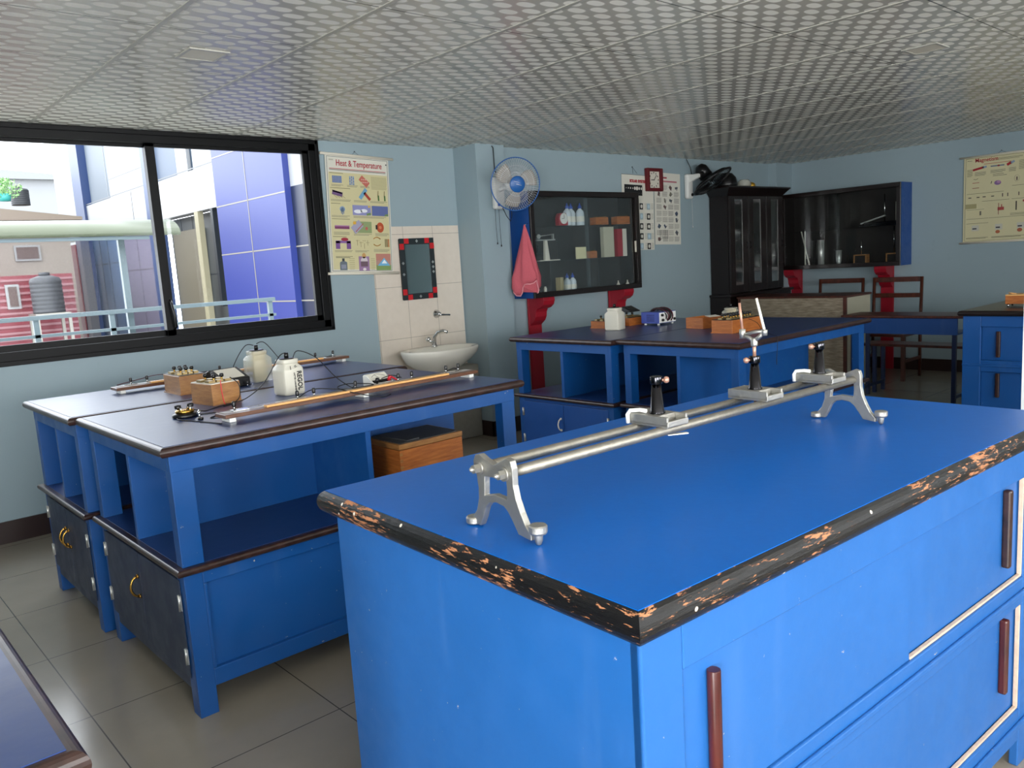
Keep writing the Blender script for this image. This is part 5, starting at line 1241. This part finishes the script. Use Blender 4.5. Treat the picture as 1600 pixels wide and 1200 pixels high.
# walkway with railing and canopy post
struct(B(((-2.6, YA+.22, -.2), (4.3, 9.2, -.02))).build('trim_5', 'concrete'))
t = thing('handrail', 'pale blue-grey metal railing along the walkway outside', 'railing', (0, 7.5, -.02))
m_ = MB(); m_.box((.3, -.03, 1.20), (3.6, .03, 1.235)); m_.build('top_rail', 'rail_paint', t)
m_ = MB(); m_.box((.3, -.02, 1.055), (3.6, .02, 1.08)); m_.box((.3, -.02, .93), (3.6, .02, .955)); m_.build('mid_rail', 'rail_paint', t)
for x_ in (.35, .95, 1.52, 2.10, 3.55): B(((x_-.02, -.02, 0), (x_+.02, .02, 1.2))).build('baluster', 'rail_paint', t)
t = thing('canopy', 'milky curved polycarbonate canopy on a pale post over the walkway', 'canopy', (0, 7.5, 0))
B(((2.245, .04, -.02), (2.295, .09, 1.86))).build('post', 'rail_paint', t)
m_trans('canopy_sheet', '50563f', .75, .4)
m_ = MB(); rows = []
for i in range(9):
    a_ = math.pi/2*i/8; rows.append([m_.bm.verts.new((x_, -.15+.34*(1-math.cos(a_)), 1.83+.155*math.sin(a_))) for x_ in (-.5, .4, 1.2, 2.0, 2.72)])
for A, Bq in zip(rows, rows[1:]):
    for j in range(4): m_.face([A[j], A[j+1], Bq[j+1], Bq[j]], True)
m_.build('roof_sheet', 'canopy_sheet', t, solid=.006)
B(((.3, -.14, 1.80), (2.45, -.10, 1.828)), ((.3, .05, 1.86), (2.45, .08, 1.89))).build('beam', 'rail_paint', t)
# distant houses
def xc_(mb, c): mb.c = (*[.22*v for v in lin(c)], 1)
def house(label, x0, y0, x1, y1, z0, z1, c, cat='house', name='distant_house', roof=None, stripes=None, wins=()):
    t = thing(name, label, cat, (x0, y0, z0))
    m_ = MB(); xc_(m_, c); m_.box((0, 0, 0), (x1-x0, y1-y0, z1-z0))
    if stripes:
        xc_(m_, stripes); z_ = .0
        while z_ < z1-z0-.05: m_.box((-.0, -.03, z_), (x1-x0, 0, z_+.05)); z_ += .14
    m_.build('walls', 'cladding', t)
    if roof:
        m_ = MB(); xc_(m_, roof); m_.prism([(-.3, z1-z0), ((x1-x0)*.5, z1-z0+.35), (x1-x0+.3, z1-z0), (x1-x0+.3, z1-z0-.08), (-.3, z1-z0-.08)], 'y', -.3, y1-y0+.2); m_.build('roof', 'cladding', t)
    for (a_, b_, w_, h_) in wins:
        m_ = MB(); xc_(m_, 'e9e9e6'); m_.box((a_-.05, -.06, b_-.05), (a_+w_+.05, -.035, b_+h_+.05)); f = m_.build('window', 'cladding', t)
        m_ = MB(); xc_(m_, '8a6a60'); m_.box((a_, -.07, b_), (a_+w_, -.06, b_+h_)); m_.build('pane', 'cladding', f)
    return t
house('red corrugated metal house seen low through the left window pane', 0.8, 20.0, 4.9, 24, -7, 1.80, 'c8384c', stripes='e9a0a6', name='corrugated_house', wins=((2.82, 8.15, .16, .42),))
house('cream flat-roofed house behind the red corrugated one', .5, 24.2, 6.0, 30, -7, 3.35, 'ead9c6', roof='d8c2a8', wins=((4.2, 9.3, .5, .3), (1.6, 8.6, .5, .6)))
house('pale house with shallow roof on the skyline', 2.0, 40, 11.5, 46, -7, 6.3, 'e9ecee', roof='dfe3e6', wins=((4.3, 11.9, .18, .6), (4.8, 11.9, .18, .6), (1.9, 11.6, .3, .6)))
simple('tank_black', '26282b', .6)
def tank(label, x, y, z, r, h):
    t = thing('water_tank', label, 'water tank', (x, y, z), 0, 'black water tanks')
    pr_ = [(0, 0), (r*.96, 0)]
    for i in range(8): pr_ += [(r, h*(i+.1)/9), (r, h*(i+.7)/9), (r*.96, h*(i+.85)/9)]
    pr_ += [(r*.9, h*.93), (r*.4, h), (0, h)]
    MB().lathe(pr_, n=24).build('tank_body', 'tank_black', t)
    MB().lathe([(0, h-.01), (r*.35, h-.01), (r*.35, h+.06), (0, h+.07)], n=16).build('tank_lid', 'tank_black', t)
tank('black ribbed water tank beside the red corrugated house', 4.18, 19.2, .98, .30, .78)
tank('small dark water tank on the roof behind', 5.1, 24.8, 3.72, .22, .45)
t = thing('tank_stand', 'thin metal stand carrying the black ribbed water tank', 'stand', (3.85, 18.87, -7))
B(((0, 0, 7.93), (.66, .66, 7.979))).build('platform', 'worn_steel', t)
for px in (0, .6):
    for py in (0, .6): B(((px, py, 0), (px+.06, py+.06, 7.93))).build('leg', 'worn_steel', t)
t = thing('rooftop_shrub', 'green potted shrub on the cream roof terrace', 'shrub', (4.6, 24.0, 3.75))
random.seed(3); m_ = MB()
for i in range(420):
    a_, b_, r_ = random.random()*6.28, random.random()*3.14, random.random()**.4
    p = Vector((.42*r_*math.cos(a_)*math.sin(b_), .25*r_*math.sin(a_)*math.sin(b_), .32+.26*r_*math.cos(b_)))
    q = Vector((random.uniform(-1, 1), random.uniform(-1, 1), random.uniform(-1, 1))).normalized()*.05; s_ = q.orthogonal().normalized()*.025
    m_.quad(p-q, p+s_, p+q, p-s_)
m_.build('foliage', 'leaf_green', t)
MB().lathe([(0, 0), (.12, 0), (.15, .18), (0, .18)], (0, 0, -.0), n=14).build('planter', 'teal_stuff', t)
struct(B(((-30, YA+.3, -7.3), (40, 70, -7))).build('trim_6', 'concrete'))
